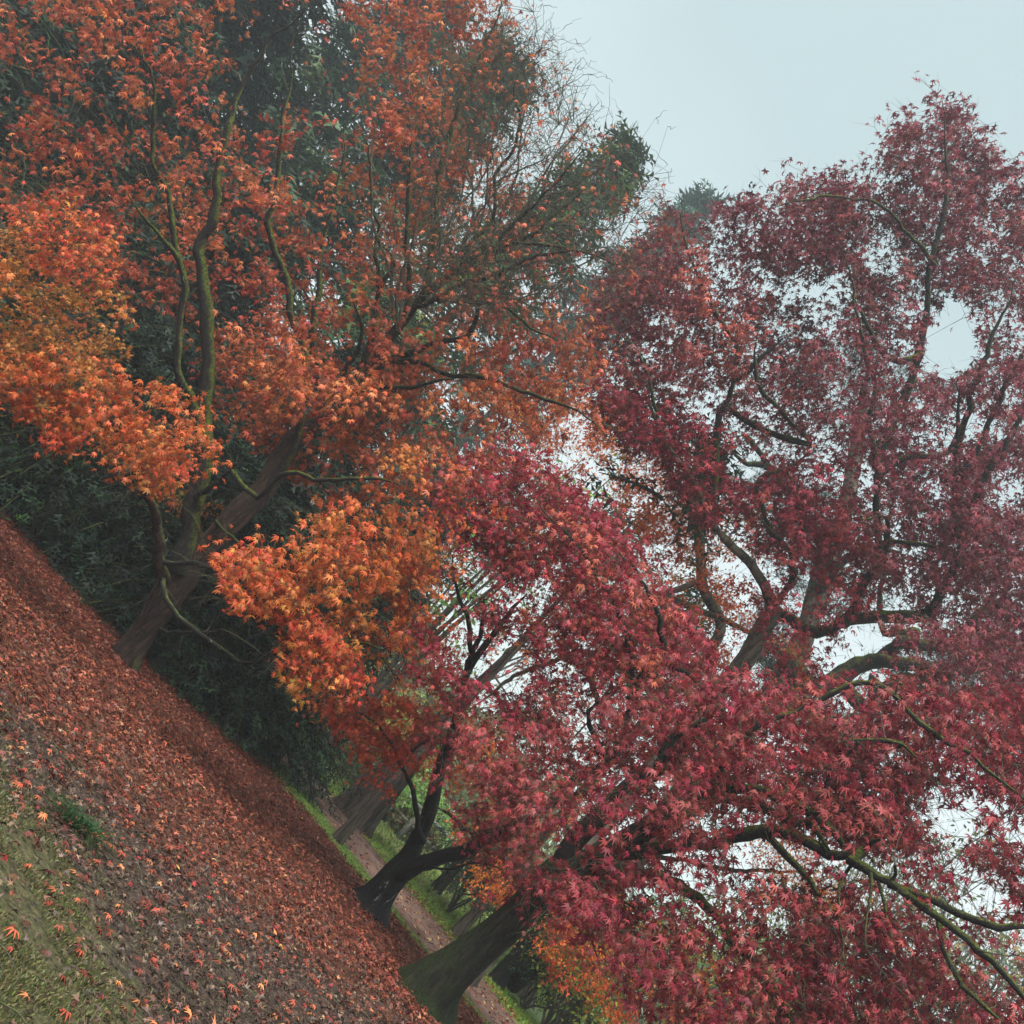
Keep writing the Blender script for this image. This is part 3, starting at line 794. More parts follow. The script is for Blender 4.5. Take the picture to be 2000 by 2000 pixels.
for shp, msk in ((LEAF5, rest & ~far_), (LEAF3, rest & far_)):
    V, F = place(shp, fl[0][msk], fl[1][msk], fl[2][msk], fl[3][msk] * (1.0 if shp is LEAF5 else 1.1), droopv=fl[5][msk])
    V[:, 2] = np.maximum(V[:, 2], ground_h(V[:, 0], V[:, 1]) - 0.006)
    bag.add(V, F, np.repeat(fl[4][msk], len(shp[0]), 0))
bag.build('leaf_litter', M_LITTER, None, 'stuff')

# fallen twigs lying in the litter
nk = 260; kx = rng.uniform(-4, 6, nk); ky = rng.uniform(4, 14, nk); ka = rng.uniform(0, 6.28, nk); kl = rng.uniform(.05, .3, nk)
kp = np.stack([np.stack([kx + np.cos(ka) * kl * f_, ky + np.sin(ka) * kl * f_, 0 * kx], 1) + rng.normal(0, .012, (nk, 3)) for f_ in (0, .33, .66, 1)], 1)
kp[..., 2] = ground_h(kp[..., 0], kp[..., 1]) + 0.03 + rng.uniform(0, .012, kp.shape[:2])
V, F = tube_batch(kp, np.broadcast_to(np.array([.004, .0035, .003, .0015]), (nk, 4)), 4)
mesh_np('fallen_twigs', V, F, M_TWIG, None, None, False, 'stuff')

# ================================================================== MAPLES
P_RED = [((198, 104, 72), 4), ((184, 86, 66), 4), ((206, 122, 76), 3.5), ((168, 72, 62), 2), ((222, 134, 84), 1)]
P_GOLD = [((200, 134, 62), 4), ((188, 120, 58), 3), ((214, 112, 62), 2), ((176, 128, 60), 2), ((226, 84, 66), 0.8)]
P_ORNG = [((212, 110, 58), 4), ((202, 98, 52), 3), ((214, 84, 58), 2.5), ((212, 136, 66), 2.5), ((190, 116, 58), 2)]
P_CLMP = [((222, 92, 64), 4), ((214, 112, 62), 3), ((222, 146, 72), 1.5), ((226, 78, 60), 2), ((236, 190, 90), 0.12)]
P_CRIM = [((158, 46, 66), 4), ((144, 42, 58), 4), ((178, 70, 74), 3), ((136, 38, 54), 2), ((198, 92, 84), 1)]
P_WINE = [((150, 50, 62), 4), ((168, 76, 76), 4), ((138, 38, 58), 3), ((188, 102, 94), 1.8), ((124, 34, 54), 2)]
P_PURP = [((128, 54, 66), 4), ((140, 70, 74), 3), ((114, 46, 60), 4), ((156, 88, 82), 1.2)]
P_BACK = [((228, 108, 46), 4), ((214, 92, 44), 3), ((232, 138, 58), 2), ((206, 74, 52), 2), ((210, 150, 70), 0.6)]
P_LACE = [((214, 96, 64), 4), ((200, 80, 60), 3), ((216, 104, 56), 2)]

# open windows between the crowns where the photograph looks through to the ground and the far side
KEEP.append(([(500, 1400), (560, 1395), (640, 1420), (690, 1500), (735, 1545), (800, 1520), (860, 1530), (880, 1600), (900, 1650), (880, 1800), (700, 1820), (500, 1560)], 'all'))
KEEP.append(([(200, 930), (420, 1090), (460, 1200), (545, 1215), (555, 1380), (480, 1440), (250, 1330), (150, 1050)], 'all'))
KEEP.append(([(760, 1850), (900, 1800), (960, 1760), (1030, 1810), (990, 1870), (900, 2010), (760, 2010)], 'all'))
b1 = G(238, 1300)
T1_trunk = [(236, 1302, 14.3, 57), (258, 1268, 14.25, 46), (296, 1210, 14.1, 45), (335, 1150, 14.0, 57), (374, 1103, 13.9, 52), (424, 1052, 13.8, 43), (475, 1000, 13.8, 50), (520, 955, 13.9, 43), (575, 860, 14, 40), (660, 797, 14, 29)]
T1_limbs = [
    auto([(345, 1112), (364, 1068), (370, 999), (386, 953), (395, 904), (409, 861), (402, 825), (395, 774), (394, 720), (395, 672), (393, 634), (391, 580), (384, 520), (390, 455), (410, 420), (420, 370), (420, 326), (425, 290), (431, 254), (446, 181), (470, 140), (496, 109), (530, 60), (580, 25), (640, -30)], 35.2, 5.6, 13.8, 12.2),
    auto([(404, 845), (384, 817), (366, 770), (342, 738), (343, 680), (350, 622), (362, 558), (348, 507), (315, 467), (286, 435), (250, 380)], 20.8, 7.2, 13.6, 12.0),
    auto([(362, 560), (350, 470), (339, 391), (312, 333), (304, 275), (301, 203), (290, 140), (250, 60)], 12.8, 4.8, 13.2, 12.4),
    (auto([(326, 1150), (315, 1107), (308, 1017), (288, 962), (270, 926), (235, 860), (190, 790), (120, 740)], 20.8, 6.4, 14.0, 11.0), M_BARK_RED),
    (auto([(312, 1143), (318, 1085), (326, 1042)], 9.6, 7.2, 13.7, 13.4), M_BARK_BLACK),
    (auto([(318, 1130), (312, 1158), (348, 1201), (399, 1245), (464, 1285), (525, 1274), (562, 1234), (585, 1215)], 10.4, 5.6, 13.6, 12.2), M_BARK_BLACK),
    (auto([(330, 1235), (400, 1228), (450, 1232), (490, 1255), (520, 1290)], 6.4, 3.2, 14.0, 13.0), M_BARK_BLACK),
    auto([(562, 1234), (525, 1212), (500, 1187), (470, 1160)], 8.8, 4.8, 12.2, 11.8),
    auto([(575, 1218), (620, 1222), (665, 1240), (720, 1262), (760, 1270)], 8.0, 4.0, 12.2, 11.6),
    (auto([(372, 1105), (420, 1105), (455, 1120), (500, 1150)], 11.2, 4.8, 13.4, 12.2), M_BARK_BLACK),
    auto([(520, 950), (560, 870), (585, 740), (565, 640), (543, 536), (522, 471), (518, 427), (529, 380), (540, 308), (543, 254), (562, 181), (565, 123), (575, 60)], 17.6, 4.8, 13.8, 12.8),
    (auto([(388, 962), (412, 950), (440, 930), (462, 905)], 14.4, 6.4, 13.5, 13.0), M_BARK_BLACK), auto([(424, 1018), (440, 1035), (455, 1050), (470, 1066)], 6.4, 4.0, 13.5, 13.2),
    auto([(660, 797), (699, 725), (725, 663), (745, 569), (776, 518), (760, 490)], 16.0, 7.2, 14, 13.4),
    auto([(640, 800), (620, 730), (612, 640), (620, 560), (628, 470), (650, 400), (665, 320), (672, 240)], 14.4, 4.8, 14.2, 13.8),
    auto([(670, 795), (735, 714), (776, 652), (828, 585), (890, 528), (957, 497), (1015, 465), (1066, 440), (1140, 370)], 25.6, 5.6, 14, 12.8),
    auto([(655, 800), (665, 740), (692, 690), (700, 640), (690, 590)], 12.0, 6.4, 14, 13.2),
    auto([(776, 648), (797, 559), (790, 500), (787, 466), (797, 362), (802, 310), (815, 240)], 13.6, 4.8, 13.9, 13.2),
    auto([(735, 466), (740, 440), (730, 414), (725, 310), (700, 250)], 7.2, 3.2, 13.4, 13.0),
    auto([(745, 569), (740, 520), (735, 466)], 9.6, 7.2, 13.7, 13.4),
    auto([(720, 740), (766, 704), (828, 709), (880, 735), (957, 745), (1035, 775), (1130, 810), (1200, 860)], 14.4, 4.8, 13.9, 12.4),
    auto([(770, 702), (820, 690), (854, 678), (900, 668), (926, 621), (930, 600), (990, 610), (1050, 650), (1090, 665)], 14.4, 4.8, 13.8, 12.4),
    auto([(714, 766), (760, 757), (807, 761), (860, 745), (900, 735)], 10.4, 4.0, 13.7, 12.8),
    auto([(500, 975), (559, 920), (621, 934), (699, 926), (771, 942), (790, 960)], 12.8, 5.6, 13.0, 12.0),
    auto([(828, 585), (850, 450), (861, 330), (883, 235), (897, 188), (926, 138), (948, 90), (977, 22), (985, -40)], 12.0, 4.0, 13.6, 12.8),
    auto([(890, 528), (930, 470), (962, 435), (966, 355), (991, 311), (1009, 246), (1005, 170), (1030, 110)], 10.4, 3.2, 13.4, 12.6),
    auto([(957, 497), (1017, 435), (1053, 391), (1100, 344), (1150, 290)], 8.8, 3.2, 13.2, 12.4),
    auto([(900, 520), (1000, 482), (1080, 478), (1150, 490), (1230, 530)], 8.0, 3.2, 13.2, 12.4),
    auto([(810, 600), (900, 560), (960, 540), (1040, 500), (1120, 490), (1180, 500)], 9.6, 3.2, 13.6, 12.2),
]
for (sx, sy), ends in (((890, 528), [(940, 60), (985, 130), (1020, 60), (1060, 150), (1095, 120), (1120, 200)]), ((957, 497), [(1130, 250), (1170, 200), (1190, 280), (1150, 330), (1215, 300), (1235, 360)]),
                       ((900, 520), [(1190, 420), (1245, 430), (1210, 480), (1255, 510), (1180, 540)]), ((828, 585), [(1110, 570), (1160, 610), (1050, 600), (860, 130), (900, 80), (940, 250)]), ((776, 648), [(840, 330), (880, 400), (760, 300), (820, 180), (720, 180)])):
    for ex, ey in ends:
        q_ = [(sx, sy)]
        for t_ in (.25, .5, .75):
            q_.append((sx + (ex - sx) * t_ + rng.normal(0, 14), sy + (ey - sy) * t_ + rng.normal(0, 14)))
        T1_limbs.append((auto(q_ + [(ex, ey)], rng.uniform(4, 6.5), 2, 13.7, rng.uniform(12.2, 13.6)), M_TWIG))
T1_regions = [
    dict(poly=[(-110, -110), (1000, -110), (1000, 40), (900, 250), (880, 430), (760, 560), (640, 620), (430, 660), (250, 560), (120, 480), (0, 400), (-110, 380)], D=13.9, T=1.4, n=540, leaves=19, size=0.117, pal=P_RED, gaps=[(545, 130, 95, .85), (500, 30, 70, .7), (640, 40, 50, .5)], subs=5),
    dict(poly=[(-110, 560), (-60, 470), (60, 430), (200, 500), (245, 620), (262, 760), (100, 790), (-110, 760)], D=11.8, T=1.0, n=250, leaves=27, size=0.077, pal=P_GOLD, cr=0.45, flat=0.25, pad=45),
    dict(poly=[(-110, 640), (60, 700), (250, 720), (380, 800), (420, 900), (305, 955), (240, 915), (190, 850), (115, 885), (80, 820), (0, 765), (-110, 720)], D=11.4, T=0.9, n=230, leaves=22, size=0.095, pal=P_ORNG, cr=0.42, flat=0.25, pad=30, hang=1.2),
    dict(poly=[(40, 420), (110, 380), (230, 430), (230, 540), (100, 560)], D=10.8, T=0.6, n=60, leaves=18, size=0.081, pal=P_CLMP, cr=0.3),
    dict(poly=[(400, 640), (640, 600), (800, 560), (900, 640), (1150, 580), (1180, 830), (1000, 870), (880, 920), (760, 1000), (600, 960), (480, 860), (410, 760)], D=14.0, T=1.3, n=500, leaves=20, size=0.113, pal=P_RED + [((222, 124, 70), 3)], gaps=[(690, 680, 40, .8), (830, 610, 35, .8)]),
    dict(poly=[(700, 930), (790, 880), (900, 900), (1000, 980), (900, 1120), (830, 1180), (790, 1050)], D=11.8, T=0.8, n=90, leaves=20, size=0.081, pal=P_ORNG),
    dict(poly=[(418, 1090), (500, 1070), (560, 1090), (600, 1170), (545, 1200), (500, 1190), (450, 1180)], D=11.6, T=0.5, n=80, leaves=19, size=0.108, pal=P_CLMP, cr=0.22),
    dict(poly=[(540, 1200), (600, 1200), (680, 1260), (730, 1330), (690, 1345), (650, 1310), (585, 1385), (560, 1350), (540, 1280)], D=11.6, T=0.5, n=75, leaves=18, size=0.104, pal=P_CLMP, cr=0.22),
    dict(poly=[(560, 1060), (640, 1000), (760, 970), (860, 990), (830, 1120), (790, 1260), (720, 1300), (640, 1230), (600, 1150)], D=11.8, T=0.8, n=170, leaves=18, size=0.108, pal=P_ORNG, cr=0.35, gaps=[(745, 1190, 35, .8)]),
    dict(poly=[(900, 60), (1040, 20), (1110, 130), (1190, 230), (1240, 330), (1270, 480), (1190, 600), (900, 640), (800, 560), (860, 300)], D=12.6, T=1.4, n=330, leaves=4, size=0.095, pal=P_RED, subs=6, sublen=0.6, vert=0.9, sag=-0.05, twig=1.35, cr=0.45, crook=0.13, twiglets=9),
    dict(poly=[(700, -60), (880, 0), (900, 200), (1030, 380), (1120, 560), (900, 640), (740, 560)], D=15.4, T=0.9, n=130, leaves=22, size=0.104, pal=P_RED, cr=0.5),
    dict(poly=[(280, 955), (420, 930), (440, 1000), (400, 1040)], D=14.6, T=0.4, n=22, leaves=18, size=0.063, pal=P_GOLD, cr=0.25),
]
make_tree('maple_tree', 'orange red Japanese maple with many mossy stems and bare grey top twigs, leftmost trunk', 'tree', tuple(b1), T1_trunk, T1_limbs, T1_regions,
          (M_BARK_RED, M_LIMB_MOSS), 'maple trees in autumn colour', LEAF7, indiv=300)

b2 = G(728, 1768)
T2_trunk = [(724, 1774, 14.1, 66), (738, 1752, 14.1, 52), (753, 1731, 14.0, 48), (782, 1696, 13.9, 47), (797, 1675, 13.9, 36), (819, 1634, 13.8, 30), (834, 1597, 13.7, 27), (846, 1555, 13.6, 25), (857, 1514, 13.5, 22), (869, 1483, 13.4, 24), (884, 1441, 13.3, 24), (893, 1410, 13.2, 20), (905, 1350, 13.0, 17), (915, 1290, 12.8, 16)]
T2_limbs = [
    auto([(822, 1640), (813, 1612), (809, 1576), (804, 1545), (799, 1524), (785, 1490), (770, 1455), (745, 1420), (700, 1390)], 13, 5, 13.7, 13.4), auto([(785, 1490), (820, 1450), (850, 1440)], 8, 4, 13.5, 13.2),
    auto([(785, 1705), (803, 1697), (838, 1688), (875, 1683), (910, 1675), (931, 1652), (962, 1638), (1000, 1622), (1040, 1596), (1062, 1572), (1090, 1530), (1130, 1505), (1182, 1481), (1207, 1427), (1229, 1372), (1240, 1320), (1290, 1280)], 32, 12, 13.8, 12.0),
    auto([(935, 1650), (931, 1630), (915, 1618), (900, 1612), (877, 1586), (850, 1575)], 12, 5, 13.3, 13.0),
    auto([(905, 1350), (915, 1270), (905, 1200), (890, 1150), (885, 1085)], 13, 6, 13.0, 12.6),
    auto([(908, 1320), (930, 1290), (965, 1240), (990, 1200), (1030, 1160)], 16, 7, 12.9, 12.4),
    auto([(915, 1290), (938, 1245), (942, 1200), (945, 1170)], 12, 6, 12.8, 12.5),
    auto([(1182, 1481), (1165, 1450), (1150, 1420), (1150, 1395), (1170, 1370)], 14, 8, 12.4, 12.2),
    auto([(1150, 1470), (1190, 1445), (1215, 1400), (1235, 1380)], 12, 8, 12.5, 12.2),
    auto([(1229, 1372), (1225, 1250), (1180, 1150), (1120, 1050), (1050, 980)], 16, 6, 12.2, 11.6),
    auto([(1290, 1280), (1270, 1180), (1210, 1080)], 13, 6, 12.0, 11.4),
    auto([(830, 1690), (880, 1693), (930, 1685), (985, 1700)], 5, 3, 13.4, 12.8),
    auto([(1290, 1280), (1360, 1330), (1440, 1400)], 12, 6, 12.0, 11.2),
]
T2_regions = [
    dict(poly=[(640, 1385), (700, 1345), (780, 1360), (850, 1420), (900, 1490), (850, 1520), (800, 1500), (770, 1545), (735, 1530), (720, 1470), (680, 1430)], D=13.6, T=0.6, n=110, leaves=38, subs=3, size=0.068, pal=P_LACE, cr=0.2, hang=1.3, droop=0.8, keep=1),
    dict(poly=[(850, 960), (900, 900), (1010, 880), (1140, 960), (1230, 1060), (1330, 1200), (1430, 1330), (1300, 1400), (1150, 1330), (1080, 1200), (1000, 1120), (900, 1050)], D=12.6, T=1.3, n=680, leaves=19, size=0.108, pal=P_CRIM + [((206, 112, 84), 1.5)], gaps=[(1060, 1150, 25, .6)], cr=0.42),
    dict(poly=[(780, 1170), (840, 1080), (950, 1060), (1080, 1200), (1150, 1330), (1050, 1440), (930, 1420), (820, 1330)], D=12.4, T=0.9, n=150, leaves=18, size=0.108, pal=P_CRIM, gaps=[(875, 1185, 60, .8), (1000, 1300, 55, .7), (940, 1400, 40, .6), (820, 1370, 30, .9)], cr=0.35),
    dict(poly=[(900, 1420), (1080, 1380), (1250, 1350), (1420, 1380), (1400, 1500), (1200, 1560), (1000, 1560), (880, 1500)], D=11.8, T=1.0, n=190, leaves=20, size=0.108, pal=P_WINE, cr=0.4),
    dict(poly=[(800, 1400), (890, 1370), (930, 1450), (880, 1540), (830, 1500)], D=12.6, T=0.5, n=22, leaves=16, size=0.086, pal=P_CRIM, cr=0.2),
    dict(poly=[(880, 1560), (1000, 1560), (1080, 1640), (1060, 1740), (960, 1740), (900, 1650)], D=12.0, T=0.6, n=26, leaves=13, size=0.086, pal=P_WINE, cr=0.3),
]
make_tree('maple_tree', 'small crimson maple with a black forked trunk and pale lichen spots beside the path', 'tree', tuple(b2), T2_trunk, T2_limbs, T2_regions,
          (M_BARK_BLACK, M_BARK_BLACK), 'maple trees in autumn colour', LEAF7, indiv=300)

b3 = G(822, 1968)
T3_trunk = [(815, 1972, 11.7, 116), (835, 1945, 11.7, 96), (862, 1915, 11.6, 86), (905, 1878, 11.5, 76), (960, 1832, 11.4, 69), (1010, 1790, 11.3, 67), (1050, 1745, 11.2, 64), (1090, 1705, 11.0, 60), (1135, 1690, 10.9, 51), (1200, 1655, 10.7, 45), (1290, 1605, 10.5, 40), (1390, 1560, 10.3, 36), (1440, 1520, 10.2, 26)]
T3_limbs = [
    auto([(1090, 1700), (1130, 1640), (1180, 1580), (1240, 1525), (1269, 1515), (1305, 1466), (1350, 1420), (1420, 1380)], 36.0, 12.6, 11.0, 10.0),
    auto([(1390, 1560), (1405, 1520), (1430, 1480), (1470, 1440), (1530, 1400), (1600, 1370)], 23.4, 9.0, 10.3, 9.6),
    auto([(1390, 1560), (1440, 1560), (1502, 1585), (1569, 1611), (1600, 1640), (1621, 1662)], 18.0, 9.9, 10.2, 9.3),
    auto([(1420, 1545), (1470, 1540), (1523, 1559), (1595, 1592), (1637, 1637), (1668, 1673)], 19.8, 14.4, 10.2, 9.2),
    auto([(1200, 1660), (1300, 1650), (1400, 1642), (1461, 1637), (1517, 1639), (1580, 1657), (1631, 1683), (1678, 1683), (1705, 1655), (1718, 1640)], 27.0, 14.4, 10.7, 8.6),
    auto([(1660, 1684), (1735, 1725), (1787, 1771), (1838, 1802), (1880, 1838), (1932, 1890), (1999, 1957), (2060, 2020)], 18.0, 10.8, 8.9, 7.8),
    auto([(1500, 1640), (1517, 1657), (1559, 1694), (1585, 1720), (1597, 1748)], 12.6, 9.9, 9.9, 9.3),
    auto([(1130, 1695), (1230, 1700), (1330, 1715), (1404, 1766), (1430, 1823), (1476, 1870), (1517, 1921), (1543, 1978), (1570, 2050)], 23.4, 9.0, 10.9, 8.8),
    auto([(1735, 1725), (1800, 1745), (1870, 1771), (1911, 1792), (1952, 1802), (2030, 1810)], 14.4, 10.8, 8.8, 8.0),
    auto([(1740, 1728), (1756, 1709), (1748, 1690)], 8.1, 5.4, 8.7, 8.6),
    auto([(1715, 1712), (1725, 1750), (1738, 1790), (1745, 1828), (1748, 1870)], 8.1, 4.5, 8.8, 8.4),
    auto([(1703, 1705), (1709, 1730), (1694, 1790), (1690, 1850)], 7.2, 3.6, 8.8, 8.4),
    auto([(1660, 1690), (1640, 1740), (1650, 1820), (1655, 1900)], 6.3, 2.7, 9.0, 8.5),
    auto([(1838, 1802), (1850, 1850), (1880, 1920), (1950, 1990)], 12.6, 8.1, 8.4, 7.9),
    auto([(1595, 1592), (1650, 1480), (1720, 1450), (1760, 1455), (1790, 1480)], 11.7, 6.3, 9.5, 8.8),
    auto([(1760, 1455), (1700, 1440), (1640, 1450)], 8.1, 4.5, 8.9, 9.0),
    auto([(1600, 1370), (1700, 1330), (1800, 1420), (1900, 1480), (2000, 1560)], 10.8, 6.3, 9.6, 8.6),
    auto([(1050, 1755), (1100, 1780), (1150, 1820), (1170, 1880)], 9.0, 3.6, 11.2, 10.6),
]
T3_regions = [
    dict(poly=[(1300, 1360), (1500, 1330), (1700, 1330), (1860, 1370), (2110, 1300), (2110, 1560), (1900, 1560), (1760, 1660), (1600, 1640), (1450, 1560), (1300, 1500)], D=10.2, T=1.4, n=760, leaves=19, size=0.113, pal=P_WINE, gaps=[(1835, 1590, 70, .8), (1745, 1480, 25, .5)], cr=0.4),
    dict(poly=[(1060, 1560), (1200, 1520), (1330, 1480), (1480, 1560), (1480, 1700), (1300, 1740), (1120, 1720)], D=10.2, T=1.2, n=170, leaves=17, size=0.108, pal=P_WINE, cr=0.36, gaps=[(1480, 1640, 40, .7), (1250, 1640, 40, .5)]),
    dict(poly=[(1060, 1700), (1300, 1740), (1500, 1700), (1650, 1760), (1700, 2110), (1400, 2110), (1280, 2000), (1180, 1880), (1080, 1800)], D=9.6, T=1.2, n=330, leaves=19, size=0.108, pal=P_WINE, cr=0.36, gaps=[(1420, 1700, 30, .6), (1530, 1800, 35, .6), (1390, 1880, 40, .5)]),
    dict(poly=[(1560, 1700), (1700, 1720), (1850, 1820), (2110, 2000), (2110, 2110), (1600, 2110)], D=9.3, T=0.9, n=330, leaves=18, size=0.104, pal=P_WINE, cr=0.36, gaps=[(1700, 1760, 35, .5), (1850, 1970, 40, .5)]),
    dict(poly=[(1760, 1560), (2110, 1500), (2110, 1960), (1900, 1830), (1740, 1700)], D=9.2, T=0.9, n=190, leaves=17, size=0.104, pal=P_WINE, cr=0.34, gaps=[(1860, 1600, 60, .9), (1920, 1740, 50, .8), (1850, 1680, 30, .7)]),
    dict(poly=[(930, 1470), (1060, 1560), (1100, 1700), (1060, 1760), (980, 1720), (950, 1600)], D=11.0, T=0.5, n=36, leaves=16, size=0.108, pal=P_WINE, cr=0.25),
]
make_tree('maple_tree', 'large wine red maple with a thick moss covered trunk, nearest trunk at the bottom edge', 'tree', tuple(b3), T3_trunk, T3_limbs, T3_regions,
          (M_BARK_MOSS, M_LIMB_MOSS), 'maple trees in autumn colour', LEAF7, indiv=300, trunk_sides=26)

# the taller purple red maple behind, on the right
def drop(px, py, D):
    w = W(px, py, D); return (float(w[0]), float(w[1]), 0.0)
def down(px, py, D, w, n=3):
    """limb points from the ground straight up to the given place"""
    top = W(px, py, D); out = []
    for i in range(n):
        p = np.array([top[0], top[1], top[2] * i / n]); x, y, f = proj(p); out.append((float(x), float(y), D, w * (1.3 - 0.3 * i / n)))
    return out
T5_trunk = down(1440, 1300, 16.5, 34) + [(1440, 1300, 16.5, 33), (1481, 1233, 16.4, 32), (1507, 1191, 16.3, 30), (1497, 1155, 16.2, 22), (1466, 1098, 16, 19), (1424, 1057, 15.9, 17), (1383, 1010, 15.8, 16), (1360, 950, 15.7, 14), (1321, 895, 15.6, 12), (1290, 849, 15.5, 9), (1270, 790, 15.4, 6)]
T5_limbs = [
    auto([(1507, 1191), (1549, 1134), (1545, 1100), (1538, 1072), (1507, 1041), (1480, 1010)], 14.4, 5.6, 16.3, 15.4),
    auto([(1383, 1010), (1399, 838), (1418, 790), (1435, 740), (1440, 683)], 16.0, 8.4, 15.9, 15.4),
    auto([(1435, 745), (1470, 715), (1497, 694), (1530, 660)], 12.0, 4.9, 15.4, 15.0),
    auto([(1585, 870), (1528, 813), (1481, 761), (1476, 699), (1480, 650)], 11.2, 4.9, 15.6, 15.0),
    auto([(1507, 1191), (1600, 1230), (1652, 1212), (1690, 1150), (1710, 1110), (1735, 1062), (1730, 1010), (1683, 1015)], 20.8, 8.4, 16.3, 15.0),
    auto([(1710, 1110), (1714, 1000), (1714, 932), (1709, 890), (1694, 828), (1709, 756), (1690, 700), (1683, 640), (1668, 554), (1642, 476)], 14.4, 4.9, 15.4, 14.4),
    auto([(1714, 932), (1760, 900), (1849, 880), (1864, 807), (1870, 740)], 11.2, 4.9, 15.2, 14.4),
    auto([(1652, 1212), (1780, 1200), (1823, 1176), (1859, 1093), (1880, 1020), (1890, 989), (1927, 921), (1983, 828), (2040, 740)], 24.0, 9.8, 16, 13.6),
    auto([(1864, 1050), (1880, 850), (1900, 776), (1932, 688), (1958, 621), (1985, 540)], 16.0, 5.6, 15, 14),
    auto([(1880, 930), (1932, 828), (1958, 756), (1999, 678), (2040, 600)], 11.2, 5.6, 14.6, 13.8),
    auto([(1709, 890), (1770, 760), (1792, 699), (1805, 650), (1818, 595), (1823, 518), (1844, 414), (1854, 310), (1849, 222), (1840, 190)], 19.2, 2.8, 15.4, 14.2),
    auto([(1800, 690), (1750, 700), (1700, 650), (1683, 611), (1660, 570)], 11.2, 4.9, 15, 14.6),
    auto([(1823, 518), (1750, 440), (1700, 400), (1620, 390), (1540, 400), (1480, 410)], 7.2, 2.1, 14.6, 14.2),
    auto([(1507, 1041), (1480, 940), (1560, 900), (1585, 870)], 9.6, 6.3, 15.8, 15.6),
    auto([(1290, 849), (1250, 700), (1200, 640)], 7.2, 2.8, 15.4, 15.0),
    auto([(1440, 683), (1380, 560), (1340, 450), (1330, 380)], 7.2, 2.1, 15.3, 15.0),
    auto([(1735, 1062), (1830, 1070), (1850, 1060)], 9.6, 5.6, 15.0, 14.8),
]
T5_regions = [
    dict(subs=3, poly=[(1150, 640), (1190, 520), (1290, 430), (1330, 350), (1375, 470), (1500, 520), (1620, 620), (1640, 800), (1560, 900), (1400, 860), (1260, 800), (1160, 740)], D=16.2, T=1.6, n=547, leaves=24, size=0.145, pal=P_PURP + [((190, 96, 80), 2)], cr=0.5),
    dict(subs=3, poly=[(1380, 420), (1470, 390), (1600, 340), (1700, 340), (1760, 420), (1780, 560), (1700, 640), (1560, 560), (1420, 480)], D=15.8, T=1.2, n=371, leaves=20, size=0.154, pal=P_PURP, cr=0.45, gaps=[(1730, 500, 45, .7), (1640, 560, 30, .5)]),
    dict(subs=3, poly=[(1720, 300), (1760, 240), (1830, 185), (1890, 230), (1930, 300), (2000, 330), (2110, 340), (2110, 700), (2000, 620), (1850, 640), (1780, 560), (1740, 420)], D=15.4, T=1.2, n=547, leaves=20, size=0.154, pal=P_PURP, cr=0.42, gaps=[(1870, 640, 60, .8)]),
    dict(subs=3, poly=[(1600, 640), (1760, 560), (1850, 660), (2000, 620), (2110, 700), (2110, 1320), (1950, 1330), (1800, 1200), (1700, 1100), (1650, 950), (1600, 800)], D=15.0, T=1.7, n=878, leaves=22, size=0.150, pal=P_PURP, cr=0.48, gaps=[(1850, 690, 55, .95), (1960, 950, 50, .6), (1880, 830, 40, .6), (1830, 960, 40, .5)]),
    dict(subs=3, poly=[(1160, 700), (1300, 800), (1450, 860), (1650, 900), (1720, 1100), (1700, 1180), (1560, 1100), (1440, 1060), (1330, 960), (1230, 900), (1160, 800)], D=16.0, T=1.5, n=586, leaves=20, size=0.145, pal=P_CRIM + [((150, 56, 72), 4)], cr=0.45, gaps=[(1240, 730, 40, .8), (1460, 900, 45, .9), (1260, 930, 40, .8), (1440, 1040, 40, .7), (1360, 870, 25, .6)]),
    dict(subs=3, poly=[(1480, 1120), (1620, 1060), (1700, 1150), (1640, 1260), (1580, 1330), (1500, 1300)], D=15.8, T=0.8, n=88, leaves=16, size=0.134, pal=P_CRIM, cr=0.35, gaps=[(1660, 1080, 50, .8), (1590, 1160, 30, .6), (1700, 1240, 40, .7)]),
    dict(subs=3, poly=[(1700, 1180), (1850, 1220), (2110, 1260), (2110, 1420), (1900, 1440), (1780, 1400), (1760, 1280)], D=13.4, T=0.9, n=254, leaves=16, size=0.141, pal=P_PURP, cr=0.4),
    dict(subs=3, poly=[(1680, 860), (1850, 900), (2110, 820), (2110, 1340), (1900, 1320), (1760, 1180)], D=17.5, T=1.0, n=293, leaves=22, size=0.150, pal=P_PURP, cr=0.5, gaps=[(1960, 950, 40, .6), (1830, 980, 30, .5)]),
]
make_tree('maple_tree', 'tall purple red maple with hazy crown rising highest at the right edge', 'tree', drop(1440, 1300, 16.5), T5_trunk, T5_limbs, T5_regions,
          (M_BARK_PINE, M_LIMB_MOSS), 'maple trees in autumn colour', LEAF5)

